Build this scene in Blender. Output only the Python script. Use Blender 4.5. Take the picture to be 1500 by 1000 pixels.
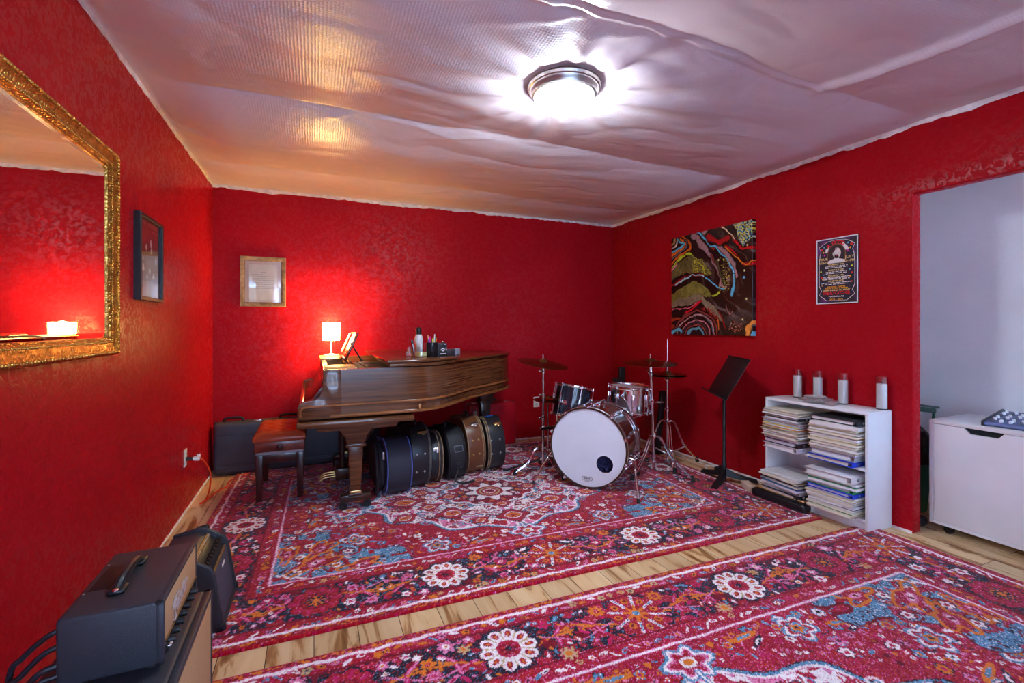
import bpy, bmesh, math, random
import numpy as np
from mathutils import Vector, Matrix, Euler

for _o in list(bpy.data.objects):
    bpy.data.objects.remove(_o, do_unlink=True)
S = bpy.context.scene
COL = S.collection
R = math.radians

# ------------------------------------------------------------------ camera
EYE = 1.233
_cd = bpy.data.cameras.new('camera')
CAM = bpy.data.objects.new('camera', _cd)
COL.objects.link(CAM)
CAM.location = (0, 0, EYE)
CAM.rotation_euler = (R(90), 0, R(-23.13))
_cd.sensor_width = 36
_cd.lens = 679 / 1500 * 36
_cd.shift_y = -22 / 1500
_cd.clip_start = 0.02
S.camera = CAM

# ------------------------------------------------------------------ view and world
S.view_settings.view_transform = 'Standard'
S.view_settings.look = 'None'
S.view_settings.gamma = 1
S.view_settings.use_curve_mapping = False
S.view_settings.exposure = 0.74
S.cycles.max_bounces = 10
S.cycles.diffuse_bounces = 6
S.cycles.glossy_bounces = 5
S.cycles.transmission_bounces = 8
S.cycles.sample_clamp_indirect = 8
S.cycles.use_denoising = True
W = bpy.data.worlds.new('daylight')
S.world = W
W.use_nodes = True
W.node_tree.nodes['Background'].inputs[0].default_value = (0.62, 0.78, 1.0, 1)
W.node_tree.nodes['Background'].inputs[1].default_value = 1.5

def lamp(name, kind, loc, power, col, rot=(0, 0, 0), **kw):
    d = bpy.data.lights.new(name, kind)
    d.energy = power
    d.color = col
    for k, v in kw.items():
        setattr(d, k, v)
    o = bpy.data.objects.new(name, d)
    o.location = loc
    o.rotation_euler = rot
    COL.objects.link(o)
    return o

# daylight through the big window of the front wall (behind the camera) and the hall's window
lamp('window_daylight', 'AREA', (0.28, -1.72, 1.40), 440, (0.36, 0.60, 1.0), (R(-90), 0, 0),
     shape='RECTANGLE', size=2.0, size_y=1.35)
lamp('hall_window_daylight', 'AREA', (3.66, -0.92, 1.4), 46, (0.46, 0.72, 1.0), (R(-90), 0, 0),
     shape='RECTANGLE', size=0.5, size_y=1.2)

# ------------------------------------------------------------------ helpers: objects
def link(o):
    COL.objects.link(o)
    return o

def tag(o, label=None, cat=None, group=None, kind=None):
    if label: o['label'] = label
    if cat: o['category'] = cat
    if group: o['group'] = group
    if kind: o['kind'] = kind
    return o

def thing(name, label, cat, loc=(0, 0, 0), rz=0.0, group=None, rot=None):
    o = bpy.data.objects.new(name, None)
    o.empty_display_size = 0.05
    o.location = loc
    o.rotation_euler = rot if rot else (0, 0, rz)
    link(o)
    return tag(o, label, cat, group)

def children(o):
    return [c for c in bpy.data.objects if c.parent == o]

def dup(root, loc, rz=0.0, label=None, group=None):
    r = root.copy(); link(r)
    r.location = loc; r.rotation_euler = (0, 0, rz)
    if label: r['label'] = label
    if group: r['group'] = group
    for ch in children(root):
        c = ch.copy(); link(c); c.parent = r
        for g in children(ch):
            d = g.copy(); link(d); d.parent = c
    return r

class MB:
    """collects shapes into one bmesh"""
    def __init__(self):
        self.bm = bmesh.new()

    def _bevel(self, verts, w, seg):
        vs = set(verts)
        ed = [e for e in self.bm.edges if e.verts[0] in vs and e.verts[1] in vs
              and len(e.link_faces) == 2 and e.calc_face_angle(0) > R(30)]
        if ed and w > 0:
            bmesh.ops.bevel(self.bm, geom=ed, offset=w, segments=seg, profile=0.5, affect='EDGES', clamp_overlap=True)

    def box(self, c, s, bev=0.0, seg=2, rot=None):
        m = Matrix.Translation(Vector(c))
        if rot is not None:
            m = m @ (rot.to_matrix().to_4x4() if isinstance(rot, Euler) else rot)
        m = m @ Matrix.Diagonal((s[0], s[1], s[2], 1))
        g = bmesh.ops.create_cube(self.bm, size=1.0, matrix=m)
        if bev: self._bevel(g['verts'], bev, seg)
        return self

    def span(self, x0, x1, y0, y1, z0, z1, bev=0.0, seg=2):
        return self.box(((x0 + x1) / 2, (y0 + y1) / 2, (z0 + z1) / 2), (abs(x1 - x0), abs(y1 - y0), abs(z1 - z0)), bev, seg)

    def cyl(self, p0, p1, r0, r1=None, seg=16, bev=0.0):
        r1 = r0 if r1 is None else r1
        p0, p1 = Vector(p0), Vector(p1)
        d = p1 - p0
        L = d.length
        q = Vector((0, 0, 1)).rotation_difference(d.normalized())
        m = Matrix.Translation((p0 + p1) / 2) @ q.to_matrix().to_4x4()
        g = bmesh.ops.create_cone(self.bm, cap_ends=True, segments=seg, radius1=r0, radius2=r1, depth=L, matrix=m)
        if bev: self._bevel(g['verts'], bev, 2)
        return self

    def sphere(self, c, r, sc=(1, 1, 1), u=16, v=10, rot=None):
        m = Matrix.Translation(Vector(c))
        if rot is not None: m = m @ rot.to_matrix().to_4x4()
        m = m @ Matrix.Diagonal((r * sc[0], r * sc[1], r * sc[2], 1))
        bmesh.ops.create_uvsphere(self.bm, u_segments=u, v_segments=v, radius=1, matrix=m)
        return self

    def lathe(self, prof, seg=32, m=None, close=False):
        """prof: (r, z) pairs about local z; m places it"""
        m = m or Matrix.Identity(4)
        rings = []
        for r, z in prof:
            if r < 1e-6:
                rings.append([self.bm.verts.new(m @ Vector((0, 0, z)))])
            else:
                rings.append([self.bm.verts.new(m @ Vector((r * math.cos(2 * math.pi * k / seg), r * math.sin(2 * math.pi * k / seg), z)))
                              for k in range(seg)])
        pairs = list(zip(rings[:-1], rings[1:]))
        if close: pairs.append((rings[-1], rings[0]))
        for a, b in pairs:
            for k in range(seg):
                k2 = (k + 1) % seg
                if len(a) == 1 and len(b) == 1: continue
                if len(a) == 1: self.bm.faces.new((a[0], b[k2], b[k]))
                elif len(b) == 1: self.bm.faces.new((a[k], a[k2], b[0]))
                else: self.bm.faces.new((a[k], a[k2], b[k2], b[k]))
        return self

    def tube(self, pts, r, seg=8, smooth=0, cap=True):
        pts = [Vector(p) for p in pts]
        if smooth:
            q = []
            n = len(pts)
            for i in range(n - 1):
                p0 = pts[max(i - 1, 0)]; p1 = pts[i]; p2 = pts[i + 1]; p3 = pts[min(i + 2, n - 1)]
                for s in range(smooth):
                    t = s / smooth
                    q.append(0.5 * ((2 * p1) + (p2 - p0) * t + (2 * p0 - 5 * p1 + 4 * p2 - p3) * t * t
                                    + (3 * p1 - p0 - 3 * p2 + p3) * t ** 3))
            q.append(pts[-1]); pts = q
        n = len(pts)
        tan = [(pts[min(i + 1, n - 1)] - pts[max(i - 1, 0)]).normalized() for i in range(n)]
        up = Vector((0, 0, 1)) if abs(tan[0].z) < 0.9 else Vector((1, 0, 0))
        nrm = tan[0].cross(up).normalized()
        rings = []
        for i in range(n):
            if i:
                nrm = (tan[i - 1].rotation_difference(tan[i]) @ nrm).normalized()
            b = tan[i].cross(nrm).normalized()
            rr = r(i / (n - 1)) if callable(r) else r
            rings.append([self.bm.verts.new(pts[i] + (nrm * math.cos(2 * math.pi * k / seg) + b * math.sin(2 * math.pi * k / seg)) * rr)
                          for k in range(seg)])
        for a, b in zip(rings[:-1], rings[1:]):
            for k in range(seg):
                k2 = (k + 1) % seg
                self.bm.faces.new((a[k], a[k2], b[k2], b[k]))
        if cap:
            self.bm.faces.new(list(reversed(rings[0])))
            self.bm.faces.new(rings[-1])
        return self

    def prism(self, poly, a, b, plane='xy', bev=0.0, seg=2):
        """polygon in a plane, extruded from a to b along the third axis"""
        def P(p, h):
            return {'xy': (p[0], p[1], h), 'xz': (p[0], h, p[1]), 'yz': (h, p[0], p[1])}[plane]
        lo = [self.bm.verts.new(P(p, a)) for p in poly]
        hi = [self.bm.verts.new(P(p, b)) for p in poly]
        n = len(poly)
        self.bm.faces.new(lo); self.bm.faces.new(hi)
        for k in range(n):
            k2 = (k + 1) % n
            self.bm.faces.new((lo[k], lo[k2], hi[k2], hi[k]))
        if bev:
            bmesh.ops.recalc_face_normals(self.bm, faces=self.bm.faces[:])
            self._bevel(lo + hi, bev, seg)
        return self

    def sweep_rect(self, prof, pts, closed=True):
        """mitred frame: pts are corners (3D, planar), prof (outward, depth) with frame normal n"""
        return self

    def move(self, m):
        self.bm.transform(m); return self

    def build(self, name, mat=None, parent=None, loc=None, world=False, smooth=True, angle=35, rot=None):
        bmesh.ops.recalc_face_normals(self.bm, faces=self.bm.faces[:])
        off = None
        if world and parent is not None:
            off = parent.matrix_basis.inverted()
            self.bm.transform(off)
        me = bpy.data.meshes.new(name)
        self.bm.to_mesh(me); self.bm.free()
        if smooth:
            me.polygons.foreach_set('use_smooth', [True] * len(me.polygons))
            me.set_sharp_from_angle(angle=R(angle))
        o = bpy.data.objects.new(name, me)
        if mat: me.materials.append(mat)
        if parent: o.parent = parent
        if loc is not None:
            o.location = loc
        if rot is not None:
            o.rotation_euler = rot
        return link(o)

def add_mat(o, m):
    o.data.materials.append(m)

# ------------------------------------------------------------------ helpers: materials
def srgb(*c):
    return tuple((v / 255 / 12.92 if v / 255 <= 0.04045 else ((v / 255 + 0.055) / 1.055) ** 2.4) for v in c)

def mat(name, col, rough=0.5, metal=0.0, vary=0.12, vscale=6.0, bump=0.0, bscale=60.0, bdist=0.002,
        spec=0.5, coat=0.0, sheen=0.0, emit=None, estr=0.0, trans=0.0, ior=1.45, stretch=(1, 1, 1), rvary=0.0, alpha=1.0):
    m = bpy.data.materials.new(name)
    m.use_nodes = True
    nt = m.node_tree; N = nt.nodes; L = nt.links
    b = N['Principled BSDF']
    tc = N.new('ShaderNodeTexCoord')
    mp = N.new('ShaderNodeMapping'); mp.inputs['Scale'].default_value = stretch
    L.new(tc.outputs['Object'], mp.inputs[0])
    no = N.new('ShaderNodeTexNoise'); no.inputs['Scale'].default_value = vscale; no.inputs['Detail'].default_value = 5
    L.new(mp.outputs[0], no.inputs['Vector'])
    mr = N.new('ShaderNodeMapRange')
    mr.inputs['From Min'].default_value = 0.3; mr.inputs['From Max'].default_value = 0.7
    mr.inputs['To Min'].default_value = 1 - vary; mr.inputs['To Max'].default_value = 1 + vary
    L.new(no.outputs[0], mr.inputs[0])
    mx = N.new('ShaderNodeMix'); mx.data_type = 'RGBA'; mx.blend_type = 'MULTIPLY'
    mx.inputs[0].default_value = 1.0
    mx.inputs[6].default_value = (*col, 1)
    L.new(mr.outputs[0], mx.inputs[7])
    L.new(mx.outputs[2], b.inputs['Base Color'])
    b.inputs['Roughness'].default_value = rough
    b.inputs['Metallic'].default_value = metal
    b.inputs['Specular IOR Level'].default_value = spec
    b.inputs['Coat Weight'].default_value = coat
    b.inputs['Sheen Weight'].default_value = sheen
    b.inputs['Transmission Weight'].default_value = trans
    b.inputs['IOR'].default_value = ior
    b.inputs['Alpha'].default_value = alpha
    if rvary:
        mr2 = N.new('ShaderNodeMapRange')
        mr2.inputs['From Min'].default_value = 0.3; mr2.inputs['From Max'].default_value = 0.7
        mr2.inputs['To Min'].default_value = max(0, rough - rvary); mr2.inputs['To Max'].default_value = min(1, rough + rvary)
        L.new(no.outputs[0], mr2.inputs[0]); L.new(mr2.outputs[0], b.inputs['Roughness'])
    if bump:
        n2 = N.new('ShaderNodeTexNoise'); n2.inputs['Scale'].default_value = bscale; n2.inputs['Detail'].default_value = 3
        L.new(mp.outputs[0], n2.inputs['Vector'])
        bp = N.new('ShaderNodeBump'); bp.inputs['Strength'].default_value = bump; bp.inputs['Distance'].default_value = bdist
        L.new(n2.outputs[0], bp.inputs['Height']); L.new(bp.outputs[0], b.inputs['Normal'])
    if emit:
        b.inputs['Emission Color'].default_value = (*emit, 1)
        b.inputs['Emission Strength'].default_value = estr
    return m

def wood(name, c1, c2, c3, scale=3.0, stretch=(1, 8, 8), rough=0.3, coat=0.2, bump=0.05, dist=0.8):
    m = mat(name, c1, rough, coat=coat)
    nt = m.node_tree; N = nt.nodes; L = nt.links
    b = N['Principled BSDF']
    tc = N.new('ShaderNodeTexCoord'); mp = N.new('ShaderNodeMapping'); mp.inputs['Scale'].default_value = stretch
    L.new(tc.outputs['Object'], mp.inputs[0])
    n = N.new('ShaderNodeTexNoise'); n.inputs['Scale'].default_value = scale; n.inputs['Detail'].default_value = 8
    n.inputs['Roughness'].default_value = 0.62; n.inputs['Distortion'].default_value = dist
    L.new(mp.outputs[0], n.inputs['Vector'])
    cr = N.new('ShaderNodeValToRGB')
    cr.color_ramp.elements[0].position = 0.33; cr.color_ramp.elements[0].color = (*c1, 1)
    cr.color_ramp.elements[1].position = 0.68; cr.color_ramp.elements[1].color = (*c3, 1)
    e = cr.color_ramp.elements.new(0.5); e.color = (*c2, 1)
    L.new(n.outputs[0], cr.inputs[0]); L.new(cr.outputs[0], b.inputs['Base Color'])
    if bump:
        bp = N.new('ShaderNodeBump'); bp.inputs['Strength'].default_value = bump; bp.inputs['Distance'].default_value = 0.002
        L.new(n.outputs[0], bp.inputs['Height']); L.new(bp.outputs[0], b.inputs['Normal'])
    return m

def attr_mat(name, attr, rough=0.9, bump=0.0, bscale=300, bdist=0.004, sheen=0.0, coat=0.0, spec=0.3):
    m = mat(name, (1, 1, 1), rough, bump=bump, bscale=bscale, bdist=bdist, sheen=sheen, coat=coat, spec=spec)
    nt = m.node_tree; N = nt.nodes; L = nt.links
    a = N.new('ShaderNodeAttribute'); a.attribute_name = attr
    mx = [n for n in N if n.type == 'MIX'][0]
    L.new(a.outputs['Color'], mx.inputs[6])
    return m

# ------------------------------------------------------------------ helpers: numpy noise
def vnoise(x, y, seed=0):
    xi = np.floor(x).astype(np.int64); yi = np.floor(y).astype(np.int64)
    fx = x - xi; fy = y - yi
    fx = fx * fx * (3 - 2 * fx); fy = fy * fy * (3 - 2 * fy)
    def h(a, b):
        n = (a * 374761393 + b * 668265263 + seed * 974634547) & 0xffffffff
        n = ((n ^ (n >> 13)) * 1274126177) & 0xffffffff
        n = n ^ (n >> 16)
        return (n & 0xffff) / 65535.0
    return (h(xi, yi) * (1 - fx) + h(xi + 1, yi) * fx) * (1 - fy) + (h(xi, yi + 1) * (1 - fx) + h(xi + 1, yi + 1) * fx) * fy

def fbm(x, y, oct=4, seed=0, gain=0.5):
    s = 0; a = 1; t = 0
    for o in range(oct):
        s = s + a * vnoise(x * 2 ** o, y * 2 ** o, seed + o * 17); t += a; a *= gain
    return s / t * 2 - 1

def grid_mesh(name, X, Y, Z, colors=None, attr='pattern', material=None, parent=None, loc=None, flip=False):
    """X,Y,Z arrays (ny,nx) -> smooth grid mesh with a colour attribute"""
    ny, nx = X.shape
    co = np.stack([X, Y, Z], -1).reshape(-1, 3).astype(np.float32)
    i = np.arange(ny * nx).reshape(ny, nx)
    q = np.stack([i[:-1, :-1], i[:-1, 1:], i[1:, 1:], i[1:, :-1]], -1).reshape(-1, 4)
    if flip: q = q[:, ::-1]
    me = bpy.data.meshes.new(name)
    me.vertices.add(len(co)); me.vertices.foreach_set('co', co.ravel())
    me.loops.add(q.size); me.loops.foreach_set('vertex_index', q.ravel().astype(np.int32))
    me.polygons.add(len(q)); me.polygons.foreach_set('loop_start', np.arange(0, q.size, 4, dtype=np.int32))
    me.polygons.foreach_set('use_smooth', np.ones(len(q), dtype=bool))
    me.update(calc_edges=True)
    if colors is not None:
        a = me.color_attributes.new(attr, 'FLOAT_COLOR', 'POINT')
        c = np.concatenate([colors.reshape(-1, 3), np.ones((ny * nx, 1))], 1).astype(np.float32)
        a.data.foreach_set('color', c.ravel())
    if material: me.materials.append(material)
    o = bpy.data.objects.new(name, me)
    if parent: o.parent = parent
    if loc is not None: o.location = loc
    return link(o)

def text_mesh(name, s, size, material, parent=None, m=None, align='CENTER', bold=0.0, shear=0.0, depth=0.0, width=None):
    cu = bpy.data.curves.new(name, 'FONT')
    cu.body = s; cu.size = size; cu.align_x = align; cu.align_y = 'CENTER'
    cu.offset = bold; cu.shear = shear; cu.extrude = depth; cu.resolution_u = 3
    t = bpy.data.objects.new(name, cu); COL.objects.link(t)
    bpy.context.view_layer.update()
    dg = bpy.context.evaluated_depsgraph_get()
    me = bpy.data.meshes.new_from_object(t.evaluated_get(dg))
    bpy.data.objects.remove(t); bpy.data.curves.remove(cu)
    if width:
        xs = [v.co.x for v in me.vertices]
        k = width / max(1e-6, max(xs) - min(xs))
        for v in me.vertices: v.co.x *= k
    if m is not None: me.transform(m)
    me.name = name
    me.materials.clear(); me.materials.append(material)
    o = bpy.data.objects.new(name, me)
    if parent: o.parent = parent
    return link(o)

rng = random.Random(7)
# ================================================================== the room
XL, XR, YB, YF, H = -0.79, 3.275, 4.61, -1.8, 2.44
XH = 3.95                                     # white wall of the hall beyond the opening
DY0, DY1, DH = 0.30, 1.600, 2.024             # opening in the right wall

def wall_paint(name, col, rough=0.36, sheen_patch=True):
    m = mat(name, col, rough, vary=0.05, vscale=3)
    nt = m.node_tree; N = nt.nodes; L = nt.links
    b = N['Principled BSDF']
    tc = N.new('ShaderNodeTexCoord')
    n1 = N.new('ShaderNodeTexNoise'); n1.inputs['Scale'].default_value = 45; n1.inputs['Detail'].default_value = 3
    n2 = N.new('ShaderNodeTexNoise'); n2.inputs['Scale'].default_value = 30; n2.inputs['Detail'].default_value = 4
    n2.inputs['Distortion'].default_value = 1.2
    b.inputs['Specular IOR Level'].default_value = 0.25
    L.new(tc.outputs['Object'], n1.inputs['Vector']); L.new(tc.outputs['Object'], n2.inputs['Vector'])
    cr = N.new('ShaderNodeValToRGB'); cr.color_ramp.elements[0].position = 0.47; cr.color_ramp.elements[1].position = 0.56
    L.new(n2.outputs[0], cr.inputs[0])
    ma = N.new('ShaderNodeMath'); ma.operation = 'MULTIPLY_ADD'; ma.inputs[1].default_value = 0.45
    L.new(cr.outputs[0], ma.inputs[0]); L.new(n1.outputs[0], ma.inputs[2])
    bp = N.new('ShaderNodeBump'); bp.inputs['Strength'].default_value = 0.22; bp.inputs['Distance'].default_value = 0.003
    L.new(ma.outputs[0], bp.inputs['Height']); L.new(bp.outputs[0], b.inputs['Normal'])
    mr = N.new('ShaderNodeMapRange'); mr.inputs['To Min'].default_value = rough + 0.08; mr.inputs['To Max'].default_value = rough - 0.07
    L.new(cr.outputs[0], mr.inputs[0]); L.new(mr.outputs[0], b.inputs['Roughness'])
    ms = N.new('ShaderNodeMapRange'); ms.inputs['To Min'].default_value = 0.05; ms.inputs['To Max'].default_value = 0.15
    L.new(cr.outputs[0], ms.inputs[0]); L.new(ms.outputs[0], b.inputs['Specular IOR Level'])
    return m

RED = wall_paint('red_wall_paint', (0.37, 0.0050, 0.0105))
WHITEW = wall_paint('white_wall_paint', (0.74, 0.76, 0.78), 0.55)

def structure(o):
    o['kind'] = 'structure'
    return o

def walls():
    t = 0.085
    structure(MB().span(XL - t, XL, YF, YB + t, 0, H + .06).build('wall_left', RED, smooth=False))
    structure(MB().span(XL, XR + t, YB, YB + t, 0, H + .06).build('wall_back', RED, smooth=False))
    w = MB()
    poly = [(YF, 0), (DY0, 0), (DY0, DH), (DY1, DH), (DY1, 0), (YB, 0), (YB, H + .06), (YF, H + .06)]
    w.prism(poly, XR, XR + t, 'yz', bev=0.006)
    structure(w.build('wall_right', RED))
    # front wall with a wide window behind the camera
    wx0, wx1, wz0, wz1 = -0.74, 1.30, 0.72, 2.10
    f = MB()
    f.span(XL, wx0, YF - t, YF, 0, H + .06).span(wx1, XR, YF - t, YF, 0, H + .06)
    f.span(wx0, wx1, YF - t, YF, 0, wz0).span(wx0, wx1, YF - t, YF, wz1, H + .06)
    structure(f.build('wall_front', WHITEW, smooth=False))
    wm = mat('white_window_frame', (0.8, 0.8, 0.8), 0.4)
    g = MB()
    for a, b_, c, d in ((wx0, wx1, wz0, wz0 + .05), (wx0, wx1, wz1 - .05, wz1), (wx0, wx0 + .05, wz0, wz1),
                        (wx1 - .05, wx1, wz0, wz1), (0.255, 0.305, wz0, wz1)):
        g.span(a, b_, YF - .07, YF - .02, c, d)
    structure(g.build('window_1', wm, smooth=False))
    # hall beyond the opening
    h = MB().span(XH, XH + t, -1.0, 2.35, 0, H + .06)
    structure(h.build('hall_wall', WHITEW, smooth=False))
    structure(MB().span(XR + t, XH, 2.35, 2.35 + t, 0, H + .06).build('hall_end_wall', WHITEW, smooth=False))
    structure(MB().span(XR + t, XH, -1.0 - t, -1.0, 0, H + .06).build('hall_front_wall', WHITEW, smooth=False))
    structure(MB().span(XR + t + .01, XH, -1.0, 2.35, H, H + .06).build('hall_ceiling', WHITEW, smooth=False))
walls()

def floor_mat():
    m = mat('hickory_planks', (0.5, 0.35, 0.2), 0.38, spec=0.4)
    nt = m.node_tree; N = nt.nodes; L = nt.links
    b = N['Principled BSDF']
    tc = N.new('ShaderNodeTexCoord')
    sp = N.new('ShaderNodeSeparateXYZ'); L.new(tc.outputs['Object'], sp.inputs[0])
    # planks run along Y: swap so that the brick rows lie along Y
    cb = N.new('ShaderNodeCombineXYZ'); L.new(sp.outputs['Y'], cb.inputs['X']); L.new(sp.outputs['X'], cb.inputs['Y'])
    br = N.new('ShaderNodeTexBrick')
    br.inputs['Scale'].default_value = 1.0
    br.inputs['Brick Width'].default_value = 1.25; br.inputs['Row Height'].default_value = 0.165
    br.inputs['Mortar Size'].default_value = 0.0016; br.inputs['Mortar Smooth'].default_value = 0.1
    br.inputs['Color1'].default_value = (0, 0, 0, 1); br.inputs['Color2'].default_value = (1, 1, 1, 1)
    br.offset = 0.37
    L.new(cb.outputs[0], br.inputs['Vector'])
    # grain: stretched noise offset per plank
    mp = N.new('ShaderNodeMapping'); mp.inputs['Scale'].default_value = (7.0, 1.0, 1.0)
    va = N.new('ShaderNodeVectorMath'); va.operation = 'MULTIPLY_ADD'
    va.inputs[1].default_value = (5.0, 9.0, 3.0)
    L.new(br.outputs['Color'], va.inputs[0]); L.new(tc.outputs['Object'], va.inputs[2]); L.new(va.outputs[0], mp.inputs[0])
    n = N.new('ShaderNodeTexNoise'); n.inputs['Scale'].default_value = 1.6; n.inputs['Detail'].default_value = 6
    n.inputs['Distortion'].default_value = 1.1; n.inputs['Roughness'].default_value = 0.55
    L.new(mp.outputs[0], n.inputs['Vector'])
    cr = N.new('ShaderNodeValToRGB')
    e = cr.color_ramp.elements
    e[0].position = 0.32; e[0].color = (*srgb(126, 84, 48), 1)
    e[1].position = 0.62; e[1].color = (*srgb(226, 196, 150), 1)
    x = e.new(0.40); x.color = (*srgb(170, 122, 74), 1)
    x = e.new(0.455); x.color = (*srgb(214, 178, 128), 1)
    L.new(n.outputs[0], cr.inputs[0])
    mx = N.new('ShaderNodeMix'); mx.data_type = 'RGBA'; mx.blend_type = 'MIX'
    L.new(br.outputs['Fac'], mx.inputs[0]); L.new(cr.outputs[0], mx.inputs[6]); mx.inputs[7].default_value = (*srgb(80, 50, 28), 1)
    hs = N.new('ShaderNodeHueSaturation')
    mr = N.new('ShaderNodeMapRange'); mr.inputs['To Min'].default_value = 0.82; mr.inputs['To Max'].default_value = 1.08
    L.new(br.outputs['Color'], mr.inputs[0]); L.new(mr.outputs[0], hs.inputs['Value']); L.new(mx.outputs[2], hs.inputs['Color'])
    L.new(hs.outputs[0], b.inputs['Base Color'])
    return m
FLOORM = floor_mat()
structure(MB().span(XL - .05, XH + .05, YF - .05, YB + .05, -0.06, 0).build('floor', FLOORM, smooth=False))

# ------------------------------------------------------------------ ceiling of stapled plastic sheeting
LAMP_X, LAMP_Y = 1.15, 2.03

def ceiling():
    nx, ny = 330, 520
    x = np.linspace(XL - .01, XR + .01, nx); y = np.linspace(YF - .01, YB + .01, ny)
    X, Y = np.meshgrid(x, y)
    bat = np.array([YF, -0.86, 0.34, 1.54, 2.74, 3.98, YB])
    wob = 0.05 * fbm(X * 0.9, X * 0 + 3.1, 3, 5)
    Yw = Y + wob
    Z = np.zeros_like(X)
    k = np.clip(np.searchsorted(bat, Yw.ravel()).reshape(X.shape) - 1, 0, len(bat) - 2)
    a = bat[k]; b = bat[k + 1]
    f = np.clip((Yw - a) / (b - a), 0, 1)
    sag = np.where((b - a) < 0.9, 0.03, 0.075)
    # skewed droop: the sheet hangs lowest near the far batten side, then snaps up
    prof = np.sin(np.pi * f ** 0.85) ** 0.75
    edge = np.clip(np.minimum(X - XL, XR - X) / 0.35, 0, 1)
    edge = edge * edge * (3 - 2 * edge)
    Z -= sag * prof * (0.25 + 0.75 * edge) * (1 + 0.5 * fbm(X * 0.6, Y * 0.6, 2, 9))
    # long sweeping folds, roughly along the battens, bent by a warp
    wx = X + 0.25 * fbm(X * 0.7, Y * 0.7, 3, 21); wy = Y + 0.16 * fbm(X * 0.8 + 5, Y * 0.8, 3, 22)
    n1 = fbm(wx * 0.75, wy * 3.4, 4, 31)
    rid = 1 - np.abs(fbm(wx * 0.9 + 0.45 * wy, wy * 2.6 - 0.3 * wx, 3, 41)) * 2.2
    Z += 0.014 * n1 + 0.006 * np.clip(rid, 0, 1) ** 3
    rid2 = 1 - np.abs(fbm(wx * 1.7 - 1.3 * wy, wy * 1.6 + 0.6 * wx, 3, 43)) * 3.0
    Z += 0.004 * np.clip(rid2, 0, 1) ** 3 * np.clip(fbm(X * .8, Y * .8, 2, 77) * 2, 0, 1)
    # fine straight creases running off the battens
    rr = random.Random(3)
    for _ in range(46):
        bx = rr.uniform(XL + .1, XR - .1); by = rr.choice(list(bat[1:-1]))
        an = rr.choice([rr.uniform(.05, .45), math.pi - rr.uniform(.05, .45)]) * rr.choice([-1, 1])
        dx = X - bx; dy = Y - by
        l = dx * math.cos(an) + dy * math.sin(an); w_ = -dx * math.sin(an) + dy * math.cos(an)
        Lc = rr.uniform(.25, .9)
        Z -= rr.uniform(.003, .007) * np.exp(-(w_ / (.010 + .03 * np.clip(l / Lc, 0, 1))) ** 2) * np.clip(l / .04, 0, 1) * np.clip(1 - l / Lc, 0, 1)
    # radial pleats where the sheet is gathered round the light
    dx = X - LAMP_X; dy = Y - LAMP_Y
    d = np.hypot(dx, dy); th = np.arctan2(dy, dx)
    pl = np.sin(11 * th + 1.5 * fbm(th * 1.2, d * 2, 2, 8)) + 0.6 * np.sin(19 * th + 2)
    Z += 0.017 * pl * np.exp(-np.clip(d - .22, 0, 9) / 0.30) * np.clip(d / .17, 0, 1)
    Z += (0.02 * np.exp(-(d / 0.42) ** 2))
    Z = Z * np.clip((d - .19) / .10, 0, 1)
    # pleats against the walls
    ex = np.minimum(X - XL, XR - X); ey = np.minimum(Y - YF, YB - Y)
    Z += 0.013 * np.exp(-ex / .22) * fbm(Y * 7, X * 0.6, 3, 51) + 0.008 * np.exp(-ey / .14) * fbm(X * 6, Y * 0.6, 3, 52)
    # overlap seam of two sheets on the right, running away from the door
    sx = 2.36 + 0.04 * np.sin(Y * 2)
    m = np.clip((1.62 - Y) / .12, 0, 1)
    Z += m * (-0.022 * np.exp(-((X - sx) / .03) ** 2) - 0.014 * np.clip((X - sx) / .02, 0, 1) * np.exp(-np.clip(X - sx, 0, 9) / .25))
    Z -= 0.016 * np.exp(-((Yw - 1.54) / .012) ** 2) * np.clip((2.45 - X) / .1 , 0, 1)
    e = np.clip(np.minimum(ex, ey) / .05, 0, 1)
    Z = 2.445 + Z * e - 0.006 * (1 - e)
    Z = np.minimum(Z, 2.452)
    m_ = mat('bounce_tinted_sheeting', (0.66, 0.565, 0.60), 0.30, vary=0.05, vscale=2, spec=0.6)  # white sheet; pink bounce from the red room is put into its base colour
    nt = m_.node_tree; N = nt.nodes; L = nt.links
    b = N['Principled BSDF']
    tc = N.new('ShaderNodeTexCoord')
    vo = N.new('ShaderNodeTexVoronoi'); vo.inputs['Scale'].default_value = 75; vo.inputs['Randomness'].default_value = 0.15
    L.new(tc.outputs['Object'], vo.inputs['Vector'])
    bp = N.new('ShaderNodeBump'); bp.inputs['Strength'].default_value = 0.35; bp.inputs['Distance'].default_value = 0.003
    L.new(vo.outputs['Distance'], bp.inputs['Height']); L.new(bp.outputs[0], b.inputs['Normal'])
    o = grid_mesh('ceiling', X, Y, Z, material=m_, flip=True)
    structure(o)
    structure(MB().span(XL - .085, XR + .085, YF - .085, YB + .085, H + .065, H + .12).build('roof', WHITEW, smooth=False))
ceiling()

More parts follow.
